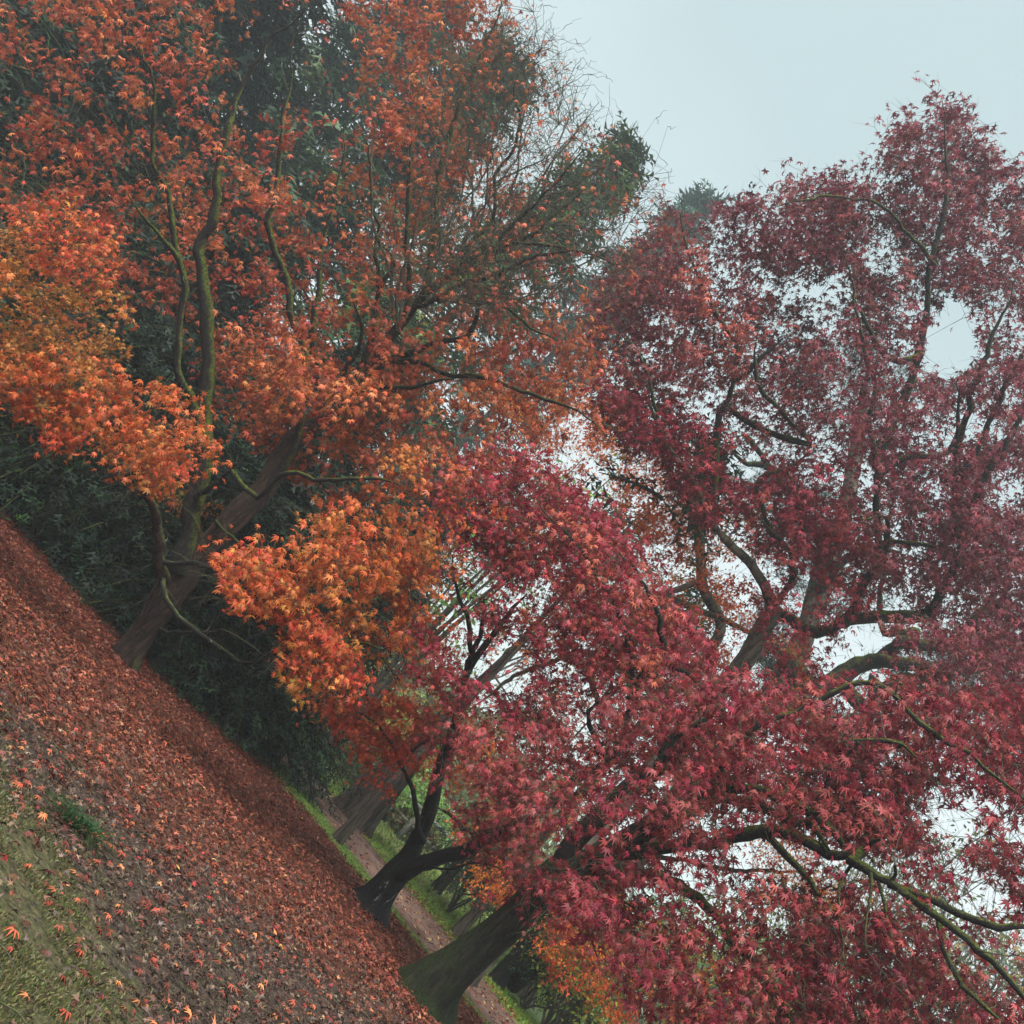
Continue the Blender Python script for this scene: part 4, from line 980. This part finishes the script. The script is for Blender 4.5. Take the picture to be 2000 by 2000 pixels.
# orange maples beyond the path
B1_trunk = down(1400, 1250, 21, 18) + [(1400, 1250, 21, 20), (1372, 1150, 21, 22), (1362, 1010, 20.9, 20), (1350, 930, 20.8, 14)]
make_tree('maple_tree', 'bright orange maple beyond the path, seen through the crimson crowns', 'tree', drop(1400, 1250, 21), B1_trunk,
          [auto([(1300, 1340), (1190, 1250), (1150, 1150), (1120, 1080), (1080, 1000)], 14, 5, 21, 20), auto([(1280, 1160), (1400, 1200), (1500, 1260), (1600, 1360)], 16, 6, 21, 20),
           auto([(1280, 1360), (1160, 1280), (1060, 1300), (980, 1340), (900, 1400)], 14, 5, 21, 20), auto([(1150, 1300), (1200, 1450), (1300, 1560)], 14, 6, 21, 20)],
          [dict(poly=[(900, 1420), (960, 1280), (1020, 1120), (1100, 1000), (1250, 930), (1390, 1050), (1470, 1160), (1570, 1260), (1600, 1400), (1500, 1480), (1250, 1500), (1050, 1500), (860, 1520), (780, 1380), (800, 1200), (900, 1100)], D=20.5, T=2.4, n=700, leaves=30, subs=3, size=0.125, pal=P_BACK, cr=0.6, clump=5, gaps=[(960, 1330, 60, .9), (1480, 1290, 60, .6), (1150, 1420, 40, .6)]),
           dict(poly=[(960, 760), (1150, 720), (1300, 830), (1480, 960), (1500, 1100), (1300, 1060), (1100, 960)], D=20.5, T=1.2, n=300, leaves=28, subs=3, size=0.125, pal=P_BACK, cr=0.6)],
          (M_BARK_PINE, M_BARK_PINE), 'orange maples beyond the path', LEAF3, leaf_mat_=M_LEAF)
make_tree('maple_tree', 'low spreading orange maple behind the mossy trunk beyond the path', 'tree', drop(1030, 1830, 20), down(1130, 1730, 20, 24) + [(1130, 1730, 20, 24), (1170, 1690, 20, 20), (1220, 1640, 19.8, 14)],
          [auto([(1150, 1710), (1130, 1640), (1060, 1590), (1000, 1570)], 12, 4, 20, 19), auto([(1200, 1660), (1320, 1680), (1450, 1700), (1600, 1700)], 12, 5, 20, 18.5), auto([(1140, 1730), (1200, 1780), (1280, 1860), (1340, 1960)], 12, 5, 20, 18.5)],
          [dict(poly=[(860, 1560), (960, 1480), (1100, 1500), (1250, 1560), (1150, 1640), (1020, 1720), (960, 1790), (930, 1720), (900, 1640)], D=19.5, T=1.4, n=210, leaves=28, subs=3, size=0.10, pal=P_BACK, cr=0.45),
           dict(poly=[(1040, 1850), (1080, 1760), (1200, 1740), (1340, 1800), (1420, 1900), (1560, 2120), (1280, 2120), (1180, 1960), (1120, 1930)], D=18, T=1.2, n=300, leaves=28, subs=3, size=0.095, pal=P_BACK, cr=0.4),
           dict(poly=[(1460, 1600), (1640, 1640), (1700, 1760), (1560, 1780), (1450, 1700)], D=18, T=1.0, n=110, leaves=28, size=0.09, pal=P_BACK, cr=0.4)],
          (M_BARK_BLACK, M_BARK_BLACK), 'orange maples beyond the path', LEAF3)
print('maples done')

# ================================================================== EVERGREENS
PG_DARK = [((28, 46, 34), 4), ((20, 34, 28), 5), ((40, 66, 42), 2), ((60, 92, 52), 0.6)]
PG_MID = [((60, 84, 58), 4), ((46, 68, 50), 3), ((84, 110, 62), 2)]
PG_CON = [((58, 78, 58), 4), ((44, 62, 50), 3), ((90, 106, 60), 1.5)]
PG_PINE = [((48, 78, 66), 4), ((38, 62, 54), 3), ((70, 98, 74), 1)]

def conifer(label, base, height, radius, n, size, pal, lean=(0, 0), shape=FROND, group=None, z0=0.05, trunk_r=0.25, cat='conifer', name='conifer', power=0.8, trunk_mat=None, whorl=1.0):
    """trunk with drooping branches carried all round it; every branch carries its sprays"""
    t = thing(name, (base[0], base[1], 0), label, cat, group)
    B = np.array([base[0], base[1], 0.0]); top = B + np.array([lean[0], lean[1], height])
    P = np.linspace(0, 1, 16)[:, None] * (top - B) + B; P[0, 2] -= 0.2
    V, F = tube_batch(P[None], (trunk_r * (1 - np.linspace(0, 0.96, 16)))[None], 10, 0.05)
    mesh_np('trunk', V, F, trunk_mat or M_BARK_PINE, None, t, True)
    nb = int(n); u = z0 + (1 - z0) * rng.random(nb) ** 1.15
    prof = radius * (1 - u) ** power * (0.72 + 0.5 * rng.random(nb)) + radius * 0.05
    az = rng.uniform(0, 6.283, nb)
    rootp = B + (top - B) * u[:, None]
    dirv = np.stack([np.cos(az), np.sin(az), np.zeros(nb)], 1)
    K = 5; tt = np.linspace(0, 1, K)[None, :, None]
    rise = rng.normal(0.25, 0.2, nb)[:, None, None]
    br = rootp[:, None] + dirv[:, None] * (prof[:, None, None] * tt) + np.array([0, 0, 1.0]) * prof[:, None, None] * (rise * tt - 0.45 * whorl * tt ** 2)
    rr = np.maximum(0.003 * height ** 0.5 + 0.012 * prof, 0.006)[:, None] * (1 - 0.85 * tt[..., 0])
    V, F = tube_batch(br, rr, 4); mesh_np('branches', V, F, M_BARK_BLACK, None, t, True, 'stuff')
    # sprays
    per = 22
    bi = np.repeat(np.arange(nb), per); s = rng.random(len(bi)) ** 0.6 * 1.04
    k = np.clip((s * (K - 1)).astype(int), 0, K - 2); fr = s * (K - 1) - k
    C = br[bi, k] * (1 - fr[:, None]) + br[bi, k + 1] * fr[:, None]
    C = C + rng.normal(0, 1, C.shape) * np.array([1, 1, 0.45]) * (0.06 * prof[bi] + size * 0.35)[:, None]
    size = size * 1.1
    Nn = norm(np.array([0, 0, 1.0]) + dirv[bi] * 0.4 + rng.normal(0, 0.55, C.shape))
    Tt = norm(dirv[bi] + rng.normal(0, 0.6, C.shape) + np.array([0, 0, -0.45]))
    kz = (C[:, 2] > 0.05) & (in_frame(C, 80) | (rng.random(len(C)) < 0.3))
    C, Nn, Tt, bi = C[kz], Nn[kz], Tt[kz], bi[kz]
    V, F = place(shape, C, Nn, Tt, size * rng.uniform(0.6, 1.3, len(C)))
    mesh_np('foliage', V, F, M_NEEDLE, np.repeat(colour(len(C), pal, 0.22, bi), len(shape[0]), 0), t, False, 'stuff')
    return t

G_CON = 'tall conifers behind the maples'
def base_of(px, py, D): w = W(px, py, D); return (w[0], w[1])
def con_top(px, py, D): w = W(px, py, D); return w
for lab, px_, py_, D_, R_, n_, sz, pal in [
        ('tall grey green conifer with rounded top behind the bare maple twigs', 1020, 105, 29, 4.6, 420, 0.62, PG_CON),
        ('yellow green conifer with a pointed top standing between the orange and purple crowns', 1245, 285, 27, 3.4, 380, 0.5, PG_MID + [((104, 130, 60), 2)]),
        ('dark conifer filling the gap high in the orange crown', 700, -160, 24, 4.2, 420, 0.55, PG_DARK),
        ('dark conifer rising at the top left corner', 100, 60, 23, 3.6, 330, 0.52, PG_DARK),
        ('broad dark conifer behind the upper middle of the orange crown', 480, -120, 27, 4.8, 420, 0.55, PG_DARK),
        ('grey green conifer between the two tallest mossy stems', 900, -20, 31, 4.6, 420, 0.6, PG_CON),
        ('dark conifer left of the tallest mossy stem', 300, -60, 25, 4.2, 380, 0.5, PG_DARK),
        ('distant blue green pine top showing over the purple maple', 1400, 385, 46, 3.6, 260, 0.8, PG_PINE)]:
    w = con_top(px_, py_, D_)
    conifer(lab, (w[0], w[1]), w[2], R_, n_, sz, pal, group=G_CON, trunk_r=0.35)
# yellow-leaved tree glimpsed at the left
G_HEDGE = 'dark evergreen shrubs behind the leaf bed'
hedge = [('broad dark yew at the left edge behind the leaf bed', 20, 990, 19.0, 3.4, 4.4, 420, 0.24, PG_DARK),
         ('dark cypress shrub with bright green inner sprays left of the orange maple trunk', 190, 1080, 18.6, 2.6, 3.6, 400, 0.22, PG_DARK + [((86, 130, 70), 0.8)]),
         ('blackish yew directly behind the orange maple trunk', 300, 1210, 18.0, 2.4, 3.4, 360, 0.22, PG_DARK),
         ('low dark cypress right of the orange maple trunk', 400, 1330, 18.2, 2.0, 3.0, 340, 0.22, PG_DARK + [((70, 110, 64), 0.8)]),
         ('dark cypress with drooping sprays overhanging the far end of the path', 475, 1365, 19.6, 2.2, 5.0, 420, 0.24, PG_DARK + [((64, 104, 60), 0.8)])]
for lab, x_, y_, D_, R_, H_, n_, sz, pal in hedge:
    g = W(x_, y_, D_)
    conifer(lab, (g[0], g[1]), H_, R_, n_, sz, pal, group=G_HEDGE, trunk_r=0.12, cat='shrub', name='evergreen_shrub', power=0.42, z0=0.0, whorl=1.3)
for lab, x_, D_, R_, H_, n_ in [('tall dark yew rising behind the left shrubs', -8.5, 22, 3.6, 8.5, 330), ('second tall dark yew behind the orange maple stems', -4.2, 22.5, 3.2, 8.0, 330), ('tall dark yew left of the path', -1.4, 25.0, 2.2, 7.5, 260), ('tall dark yew furthest left', -13, 21, 4.0, 10, 300)]:
    conifer(lab, (x_, D_), H_, R_, n_, 0.34, PG_DARK, group='tall yews behind the shrubs', trunk_r=0.22, cat='yew', name='yew_tree', power=0.45, z0=0.02)

# redwood beside the path: two stems
rw = G(690, 1640)
def redwood(label, basep, w_px, D, top, R0, second=None):
    t = thing('redwood_tree', (basep[0], basep[1], 0), label, 'redwood', 'redwoods beside the path')
    H_ = top; z = np.array([-0.2, 0, 0.25, 0.6, 1.2, 2, 3, 4.5, 6, 7.5, 9, H_])
    r = R0 * np.array([1.5, 1.4, 1.22, 1.1, 0.95, 0.76, 0.5, 0.2, 0.13, 0.1, 0.08, 0.03])
    P = np.stack([np.full(len(z), basep[0]), np.full(len(z), basep[1]), z], 1)
    q = catmull(np.hstack([P, r[:, None]]), 0.25)
    sides = 48
    V, F = tube_batch(q[None, :, :3], q[None, :, 3], sides, 0.0)
    # deep vertical ridges of the bark
    c = np.repeat(q[:, :3], sides, 0); a = np.tile(np.arange(sides) * 2 * np.pi / sides, len(q)); zz = c[:, 2]
    ridge = 0.05 * np.sin(a * 9 + 0.5 * np.sin(zz * 1.1) + 1) + 0.035 * np.sin(a * 17 + zz * 0.7) + 0.02 * rng.normal(0, 1, len(a))
    V = c + (V - c) * (1 + ridge * (1 + 0.8 * np.exp(-np.clip(zz, 0, 9) / 0.8)))[:, None]
    mesh_np('trunk', V, F, M_BARK_RW, None, t, True)
    nb = 12; zb = rng.uniform(H_ * 0.78, H_ - 0.5, nb); az = rng.uniform(0, 6.283, nb); Lb = (1 - (zb - H_ * 0.5) / (H_ * 0.5)) * 1.6 + 0.5
    dv = np.stack([np.cos(az), np.sin(az), 0 * az], 1); tt = np.linspace(0, 1, 5)[None, :, None]
    rt = np.stack([np.full(nb, basep[0]), np.full(nb, basep[1]), zb], 1)
    br = rt[:, None] + dv[:, None] * Lb[:, None, None] * tt + np.array([0, 0, -0.35]) * Lb[:, None, None] * tt ** 1.6
    V, F = tube_batch(br, np.broadcast_to(0.05 * (1 - 0.85 * tt[..., 0]), (nb, 5)), 5); mesh_np('branches', V, F, M_BARK_RW, None, t, True, 'stuff')
    bi = np.repeat(np.arange(nb), 30); s = rng.random(len(bi)) ** 0.7; k = np.clip((s * 4).astype(int), 0, 3); fr = s * 4 - k
    C = br[bi, k] * (1 - fr[:, None]) + br[bi, k + 1] * fr[:, None] + rng.normal(0, 0.22, (len(bi), 3))
    V, F = place(FROND, C, norm(np.array([0, 0, 1.]) + rng.normal(0, .5, C.shape)), norm(dv[bi] + rng.normal(0, .6, C.shape) + [0, 0, -.6]), 0.45 * rng.uniform(.6, 1.2, len(C)))
    mesh_np('foliage', V, F, M_NEEDLE, np.repeat(colour(len(C), PG_MID, .2, bi), len(FROND[0]), 0), t, False, 'stuff')
g1 = G(676, 1635); g2 = G(672, 1592)
ga, gb, gc = G(657, 1642), G(683, 1600), G(838, 1745)
redwood('slender redwood stem with dark narrow foot standing at the path edge', (ga[0], ga[1]), 40, 0, 10.5, 0.08)
redwood('massive redwood trunk with deeply ridged grey brown bark beyond the path', (gb[0], gb[1]), 130, 0, 10.2, 0.41)
redwood('redwood trunk behind the crimson maple fork across the path', (gc[0] + 0.15, gc[1] + 0.5), 100, 0, 10.5, 0.12)

# large pine behind the purple maple, with long mossy limbs
def pine():
    trunk = down(1530, 1330, 22, 44, 4) + [(1530, 1330, 22, 40), (1575, 1230, 22, 38), (1620, 1090, 22, 38), (1645, 1020, 22, 34), (1670, 900, 22, 30), (1690, 760, 22, 26)]
    limbs = [auto([(1540, 1290), (1600, 1340), (1680, 1300), (1725, 1285), (1761, 1254), (1790, 1230)], 40, 26, 21.6, 20.5),
             auto([(1725, 1288), (1800, 1300), (1860, 1310), (1930, 1300), (2020, 1305)], 26, 18, 20.6, 19.5),
             auto([(1695, 1385), (1740, 1345), (1800, 1325), (1850, 1310)], 26, 20, 20.8, 20.2),
             auto([(1700, 1320), (1705, 1370), (1690, 1400)], 20, 18, 20.8, 20.8),
             auto([(1740, 1350), (1800, 1345), (1840, 1330)], 10, 7, 20.6, 20.2),
             auto([(1790, 1230), (1722, 1230), (1721, 1170), (1730, 1100)], 14, 9, 20.8, 20.4),
             auto([(1761, 1254), (1870, 1259), (1900, 1215), (1942, 1181), (1980, 1160)], 24, 16, 20.5, 19.8),
             auto([(1870, 1280), (1930, 1260), (1999, 1245), (2060, 1235)], 14, 10, 20.2, 19.6),
             auto([(1600, 1150), (1650, 1100), (1700, 1070), (1760, 1080)], 24, 12, 21.8, 21),
             auto([(1620, 1090), (1560, 1000), (1500, 920), (1450, 905), (1420, 870)], 22, 10, 21.8, 21.2),
             auto([(1500, 920), (1470, 860), (1450, 850)], 12, 6, 21.4, 21.2)]
    R = [dict(poly=[(1400, 860), (1480, 880), (1560, 960), (1700, 1000), (1760, 1100), (1740, 1180), (1640, 1200), (1560, 1180), (1450, 1000)], D=22, T=1.6, n=120, leaves=34, size=0.26, pal=PG_PINE, cr=0.6, hang=-0.3, up=0.2, clump=6, subs=5, sublen=0.5, gaps=[(1640, 1060, 50, .85), (1455, 905, 35, .8)]),
         dict(poly=[(1700, 1280), (1800, 1240), (1900, 1200), (2100, 1180), (2100, 1420), (1850, 1380), (1740, 1340)], D=21, T=1.4, n=110, leaves=34, size=0.26, pal=PG_PINE, cr=0.5, hang=-0.3, up=0.2, clump=6),
         dict(poly=[(1480, 1160), (1560, 1200), (1560, 1330), (1640, 1380), (1700, 1400), (1700, 1500), (1560, 1420), (1480, 1300)], D=23.5, T=1.4, n=120, leaves=36, size=0.28, pal=PG_PINE, cr=0.5, hang=-0.3, up=0.2, clump=6),
         dict(poly=[(1500, 600), (1620, 600), (1800, 720), (1780, 900), (1620, 900), (1540, 760)], D=23, T=1.5, n=70, leaves=34, size=0.28, pal=PG_PINE, cr=0.6, hang=-0.3, up=0.2, clump=6)]
    make_tree('pine_tree', 'big pine with long mossy horizontal limbs behind the purple maple', 'pine', drop(1520, 1330, 22), trunk, limbs, R, (M_BARK_PINE, M_LIMB_MOSS), None, NEEDLES, leaf_mat_=M_NEEDLE, leaf_name='needles')
pine()
# ================================================================== FAR SIDE: shrubs, fence, woods
def bush(label, x, y, r, h, n, size, pal, cat='bush', group=None, shape=OVAL, name='bush', stems=7):
    t = thing(name, (x, y, 0), label, cat, group)
    tips = []
    K = 6; tt = np.linspace(0, 1, K)
    a = rng.uniform(0, 6.28, stems); rr = r * rng.uniform(0.3, 0.85, stems)
    P = np.stack([x + np.cos(a)[:, None] * rr[:, None] * tt ** 1.3, y + np.sin(a)[:, None] * rr[:, None] * tt ** 1.3, h * rng.uniform(.6, .95, stems)[:, None] * tt], 2)
    P[:, 1:-1] += rng.normal(0, 0.05 * r, (stems, K - 2, 3))
    V, F = tube_batch(P, np.broadcast_to(0.02 * (1 - 0.8 * tt) * h ** .5, (stems, K)), 5); mesh_np('stems', V, F, M_TWIG, None, t, True, 'stuff')
    nc = max(12, n // 14); u = norm(rng.normal(0, 1, (nc, 3))); u[:, 2] = np.abs(u[:, 2]) * 1.1 - 0.12
    c = np.array([x, y, h * 0.42]) + u * np.array([r, r, h * 0.55]) * rng.uniform(0.45, 1.0, (nc, 1)) * (0.8 + 0.3 * rng.random((nc, 1)))
    ci = rng.integers(0, nc, n)
    C = c[ci] + rng.normal(0, 1, (n, 3)) * min(r, h) * 0.13
    C[:, 2] = np.maximum(C[:, 2], 0.05)
    o = norm(C - np.array([x, y, h * .3]))
    V, F = place(shape, C, norm(o + rng.normal(0, .6, C.shape) + [0, 0, .4]), norm(rng.normal(0, 1, C.shape) + [0, 0, -.2]), size * rng.uniform(.6, 1.3, n))
    mesh_np('foliage', V, F, M_NEEDLE if pal in (PG_DARK, PG_MID) else M_LEAF, np.repeat(colour(n, pal, .22, ci), len(shape[0]), 0), t, False, 'stuff')
    return t
PY = [((164, 154, 62), 3), ((138, 142, 56), 4), ((104, 122, 52), 3), ((184, 130, 62), 1)]
PLG = [((130, 172, 80), 4), ((100, 142, 70), 3), ((164, 190, 104), 2)]
POL = [((100, 110, 62), 3), ((80, 96, 60), 3), ((130, 130, 84), 2)]
def at(px_, py_, D_): w = W(px_, py_, D_); return float(w[0]), float(w[1])
fy = 28.5
bush('yellow leaved bush behind the fence left of the redwood', *at(700, 1480, 33), 2.0, 3.4, 2600, 0.17, PY + [((200, 100, 60), 3)])
bush('bright green bush behind the fence right of the redwood', *at(790, 1560, 31), 1.5, 2.0, 1800, 0.15, PLG)
bush('low olive bush at the fence left of the redwood', *at(655, 1500, 30), 1.3, 1.5, 1400, 0.13, POL)
bush('red leaved shrub growing at the fence', *at(840, 1600, 30.5), 1.0, 1.5, 900, 0.12, POL + [((150, 80, 60), 2)])
bush('dark evergreen bush beyond the path right of the black maple', *at(905, 1745, 24), 1.7, 2.4, 1900, 0.16, PG_DARK, shape=FROND)
bush('second dark evergreen bush close behind the mossy trunk', *at(1000, 1760, 23), 1.6, 2.0, 1500, 0.15, PG_MID, shape=FROND)
bush('yellow green shrub with many thin stems at the bottom edge', *at(1120, 1945, 19), 1.5, 2.3, 3600, 0.085, PY + [((90, 120, 56), 5)], stems=16)
bush('dark leafy shrub at the foot of the leaning log by the path', *at(1060, 1925, 20), 1.2, 1.4, 1500, 0.13, PG_DARK, shape=FROND)
bush('yellow leaved tree crown glimpsed through the wine red maple', *at(1470, 1850, 26), 2.6, 6.0, 3600, 0.16, PY + PLG, stems=12)
bush('pale lime shrub between the orange and crimson crowns', *at(1120, 960, 24), 1.3, 11.5, 1500, 0.17, PLG, cat='small tree', stems=9)
bush('yellow tree glimpsed through the left of the orange crown', *at(120, 420, 24), 3.2, 9.5, 4200, 0.17, PY, cat='small tree', stems=10)
for k, (lab, x_, y_, r_, h_, p_) in enumerate([
        ('olive bramble clump at the fence behind the thick redwood', 2.4, 32.0, 1.3, 1.1, POL), ('brown and green bracken patch between redwood and black maple', 4.2, 31.0, 1.4, 0.9, POL + [((120, 92, 70), 4)]),
        ('pale green thicket behind the fence centre', 5.4, 34.5, 1.8, 1.8, PLG), ('dull green thicket behind the right part of the fence', 7.4, 31.5, 1.7, 1.5, POL),
        ('grey green scrub far right beyond the path', 9.6, 27.5, 1.8, 1.6, POL + [((120, 124, 104), 3)]), ('small brown scrub by the fence near its left end', 0.6, 33.5, 1.3, 1.2, POL + [((130, 104, 76), 3)]),
        ('tall pale green tree line bush furthest behind the fence', 3.6, 44.0, 3.4, 4.6, PLG + POL), ('tall dull tree line bush right of the far field', 9.0, 42.0, 3.6, 5.0, POL), ('tall yellowing bush left of the far field', -0.5, 42.0, 3.2, 4.6, PY + POL)]):
    bush(lab, x_, y_, r_, h_, int(1100 + 500 * r_), 0.13 if y_ < 36 else 0.24, p_)
# leaning log
lg = thing('fallen_log', tuple(G(1010, 1950) + [0, 3.0, 0]), 'reddish brown log lying beyond the path near the bottom edge', 'log')
l0 = W(1000, 1925, 20.5); l1 = W(1055, 1880, 20.0); l0[2] = max(l0[2], .16)
q = np.linspace(l0, l1, 10); V, F = tube_batch(q[None], np.full((1, 10), .17), 12, .06); mesh_np('trunk', V, F, M_BARK_RED, None, lg, True)

# fence
M_WOOD = bark_mat('weathered_wood', (0.10, 0.085, 0.07), (0.30, 0.28, 0.25), scale=14, stretch=0.1, bump=0.2)
M_RAIL = bark_mat('pale_rail', (0.35, 0.35, 0.34), (0.62, 0.62, 0.60), scale=14, stretch=1.0, bump=0.1)
def box(c, s, yaw=0.0, pitch=0.0):
    v = np.array([[x, y, z] for x in (-.5, .5) for y in (-.5, .5) for z in (-.5, .5)], float) * s
    cz, sz = math.cos(yaw), math.sin(yaw); cp, sp = math.cos(pitch), math.sin(pitch)
    v = v @ np.array([[cp, 0, sp], [0, 1, 0], [-sp, 0, cp]]).T
    v = v @ np.array([[cz, -sz, 0], [sz, cz, 0], [0, 0, 1]]).T
    f = np.array([[0, 1, 3, 2], [4, 6, 7, 5], [0, 4, 5, 1], [2, 3, 7, 6], [0, 2, 6, 4], [1, 5, 7, 3]])
    return v + c, f
f0 = np.array([-3.0, 34.5]); f1 = np.array([9.5, 26.0]); fd = f1 - f0; fl_ = np.linalg.norm(fd); fyaw = math.atan2(fd[1], fd[0]); nf = 7
fence = thing('rail_fence', (f0[0], f0[1], 0), 'weathered post and rail fence with a pale top rail beyond the path', 'fence')
for i in range(nf + 1):
    c = f0 + fd * i / nf
    V, F = box((c[0], c[1], 0.5 + rng.uniform(-.04, .04)), (0.13, 0.13, 1.15), fyaw + rng.normal(0, .1), rng.normal(0, .03)); mesh_np('post', V, F, M_WOOD, None, fence)
    if i < nf:
        mid = f0 + fd * (i + .5) / nf
        V, F = box((mid[0], mid[1], 1.12), (fl_ / nf, 0.05, 0.07), fyaw, rng.normal(0, .008)); mesh_np('rail', V, F, M_RAIL, None, fence)
        V, F = box((mid[0], mid[1], 0.62), (fl_ / nf, 0.04, 0.09), fyaw, rng.normal(0, .01)); mesh_np('rail', V, F, M_WOOD, None, fence)

# bare misty trees and woodland far off
def bare_tree(label, x, y, h, r, n, pal, leaves=8, size=.14):
    base = (x, y, 0.0)
    t = thing('bare_tree', base, label, 'tree', 'misty half bare trees far behind')
    pts = [np.array([x, y, -0.2])]
    tr = np.stack([x + np.cumsum(rng.normal(0, .08, 14)), y + np.cumsum(rng.normal(0, .08, 14)), np.linspace(-.2, h * .8, 14)], 1)
    V, F = tube_batch(tr[None], np.linspace(.22, .05, 14)[None], 9, .06); mesh_np('trunk', V, F, M_BARK_PINE, None, t, True)
    lv = [tr]; tb = Bag(); rad = .09
    src = tr[4:]
    ends = []
    for lev, (m_, L0, r0) in enumerate([(26, r * .9, .05), (150, r * .42, .02), (700, r * .22, .009)]):
        s = src[rng.integers(0, len(src), m_)]
        d = norm((s - np.array([x, y, h * .35])) * [1, 1, .8] * (0.15 if lev == 0 else .35) + rng.normal(0, 1, (m_, 3)) + [0, 0, .5])
        K = 5; tt = np.linspace(0, 1, K)[None, :, None]
        P = s[:, None] + d[:, None] * tt * (L0 * rng.uniform(.5, 1.2, m_))[:, None, None] + np.array([0, 0, .25]) * L0 * tt ** 2
        P[:, 1:] += np.cumsum(rng.normal(0, .05 * L0, (m_, K - 1, 3)), 1)
        V, F = tube_batch(P, np.broadcast_to(r0 * (1 - .8 * tt[..., 0]), (m_, K)), 4 if lev < 2 else 3); tb.add(V, F)
        src = P[:, 2:].reshape(-1, 3)
    tb.build('branches', M_TWIG, t, 'stuff', True)
    n = leaves * 700
    C = src[rng.integers(0, len(src), n)] + rng.normal(0, .2, (n, 3))
    V, F = place(OVAL, C, norm(rng.normal(0, 1, C.shape) + [0, 0, .6]), norm(rng.normal(0, 1, C.shape) + [0, 0, -.5]), size * rng.uniform(.6, 1.3, n))
    mesh_np('leaves', V, F, M_LEAF, np.repeat(colour(n, pal, .2), len(OVAL[0]), 0), t, False, 'stuff')
PSP = [((120, 130, 90), 3), ((150, 130, 80), 2), ((90, 100, 80), 2)]
for lab, px_, py_, D_, h_, r_ in [
        ('misty bare tree with grey green twigs seen through the lower right gaps', 1880, 1650, 26, 9, 3.6),
        ('misty half bare tree behind the low orange maple', 1640, 1900, 30, 8, 3.4),
        ('misty bare tree in the gap above the redwood', 960, 1330, 42, 11, 4.5),
        ('misty thin tree right of the lower mossy limbs', 1980, 1850, 22, 7, 3.0)]:
    x_, y_ = at(px_, py_, D_); bare_tree(lab, x_, y_, h_, r_, 0, PSP, 5)

def woodland():
    n = 15000; x = rng.uniform(-70, 110, n); y = rng.uniform(62, 90, n)
    hh = 6.5 + 2.0 * np.sin(x * .21) + 1.5 * np.sin(x * .53 + 1) + 1.0 * np.sin(x * 1.3)
    z = rng.random(n) ** .8 * hh
    C = np.stack([x, y, z], 1)
    kf = in_frame(C, 100) | (rng.random(n) < .35); C = C[kf]; x = x[kf]; y = y[kf]; n = len(C)
    key = (x // 4).astype(int) * 10 + (y // 9).astype(int)
    V, F = place(OVAL, C, norm(rng.normal(0, 1, C.shape) + [0, -.6, .4]), norm(rng.normal(0, 1, C.shape)), rng.uniform(.9, 1.9, n))
    mesh_np('distant_woodland', V, F, M_NEEDLE, np.repeat(colour(n, [((80, 96, 66), 4), ((104, 104, 66), 2), ((140, 110, 66), 1.5), ((60, 80, 60), 3)], .2, key), len(OVAL[0]), 0), None, False, 'stuff')
woodland()

# ================================================================== THE MISTY AIR
if HAZE > 0:
    top = max((o.matrix_world @ Vector(c)).z for o in scene.objects if o.type == 'MESH' for c in o.bound_box)
    V, F = box((10, 200, (top + 2 - 1.5) / 2 - 0.2), (900, 640, top + 3.5))
    hz, t_, out_ = new_mat('misty_air')
    vp = t_.nodes.new('ShaderNodeVolumePrincipled'); vp.inputs['Density'].default_value = HAZE; vp.inputs['Color'].default_value = (0.86, 0.95, 1.0, 1); vp.inputs['Anisotropy'].default_value = 0.3
    t_.links.new(vp.outputs[0], out_.inputs['Volume'])
    mesh_np('haze', V, F, hz, None, None, False, 'stuff')
tot = sum(len(o.data.polygons) * (2 if len(o.data.polygons) and o.data.polygons[0].loop_total == 4 else 1) for o in scene.objects if o.type == 'MESH')
print('objects', len(scene.objects), 'triangles', tot)
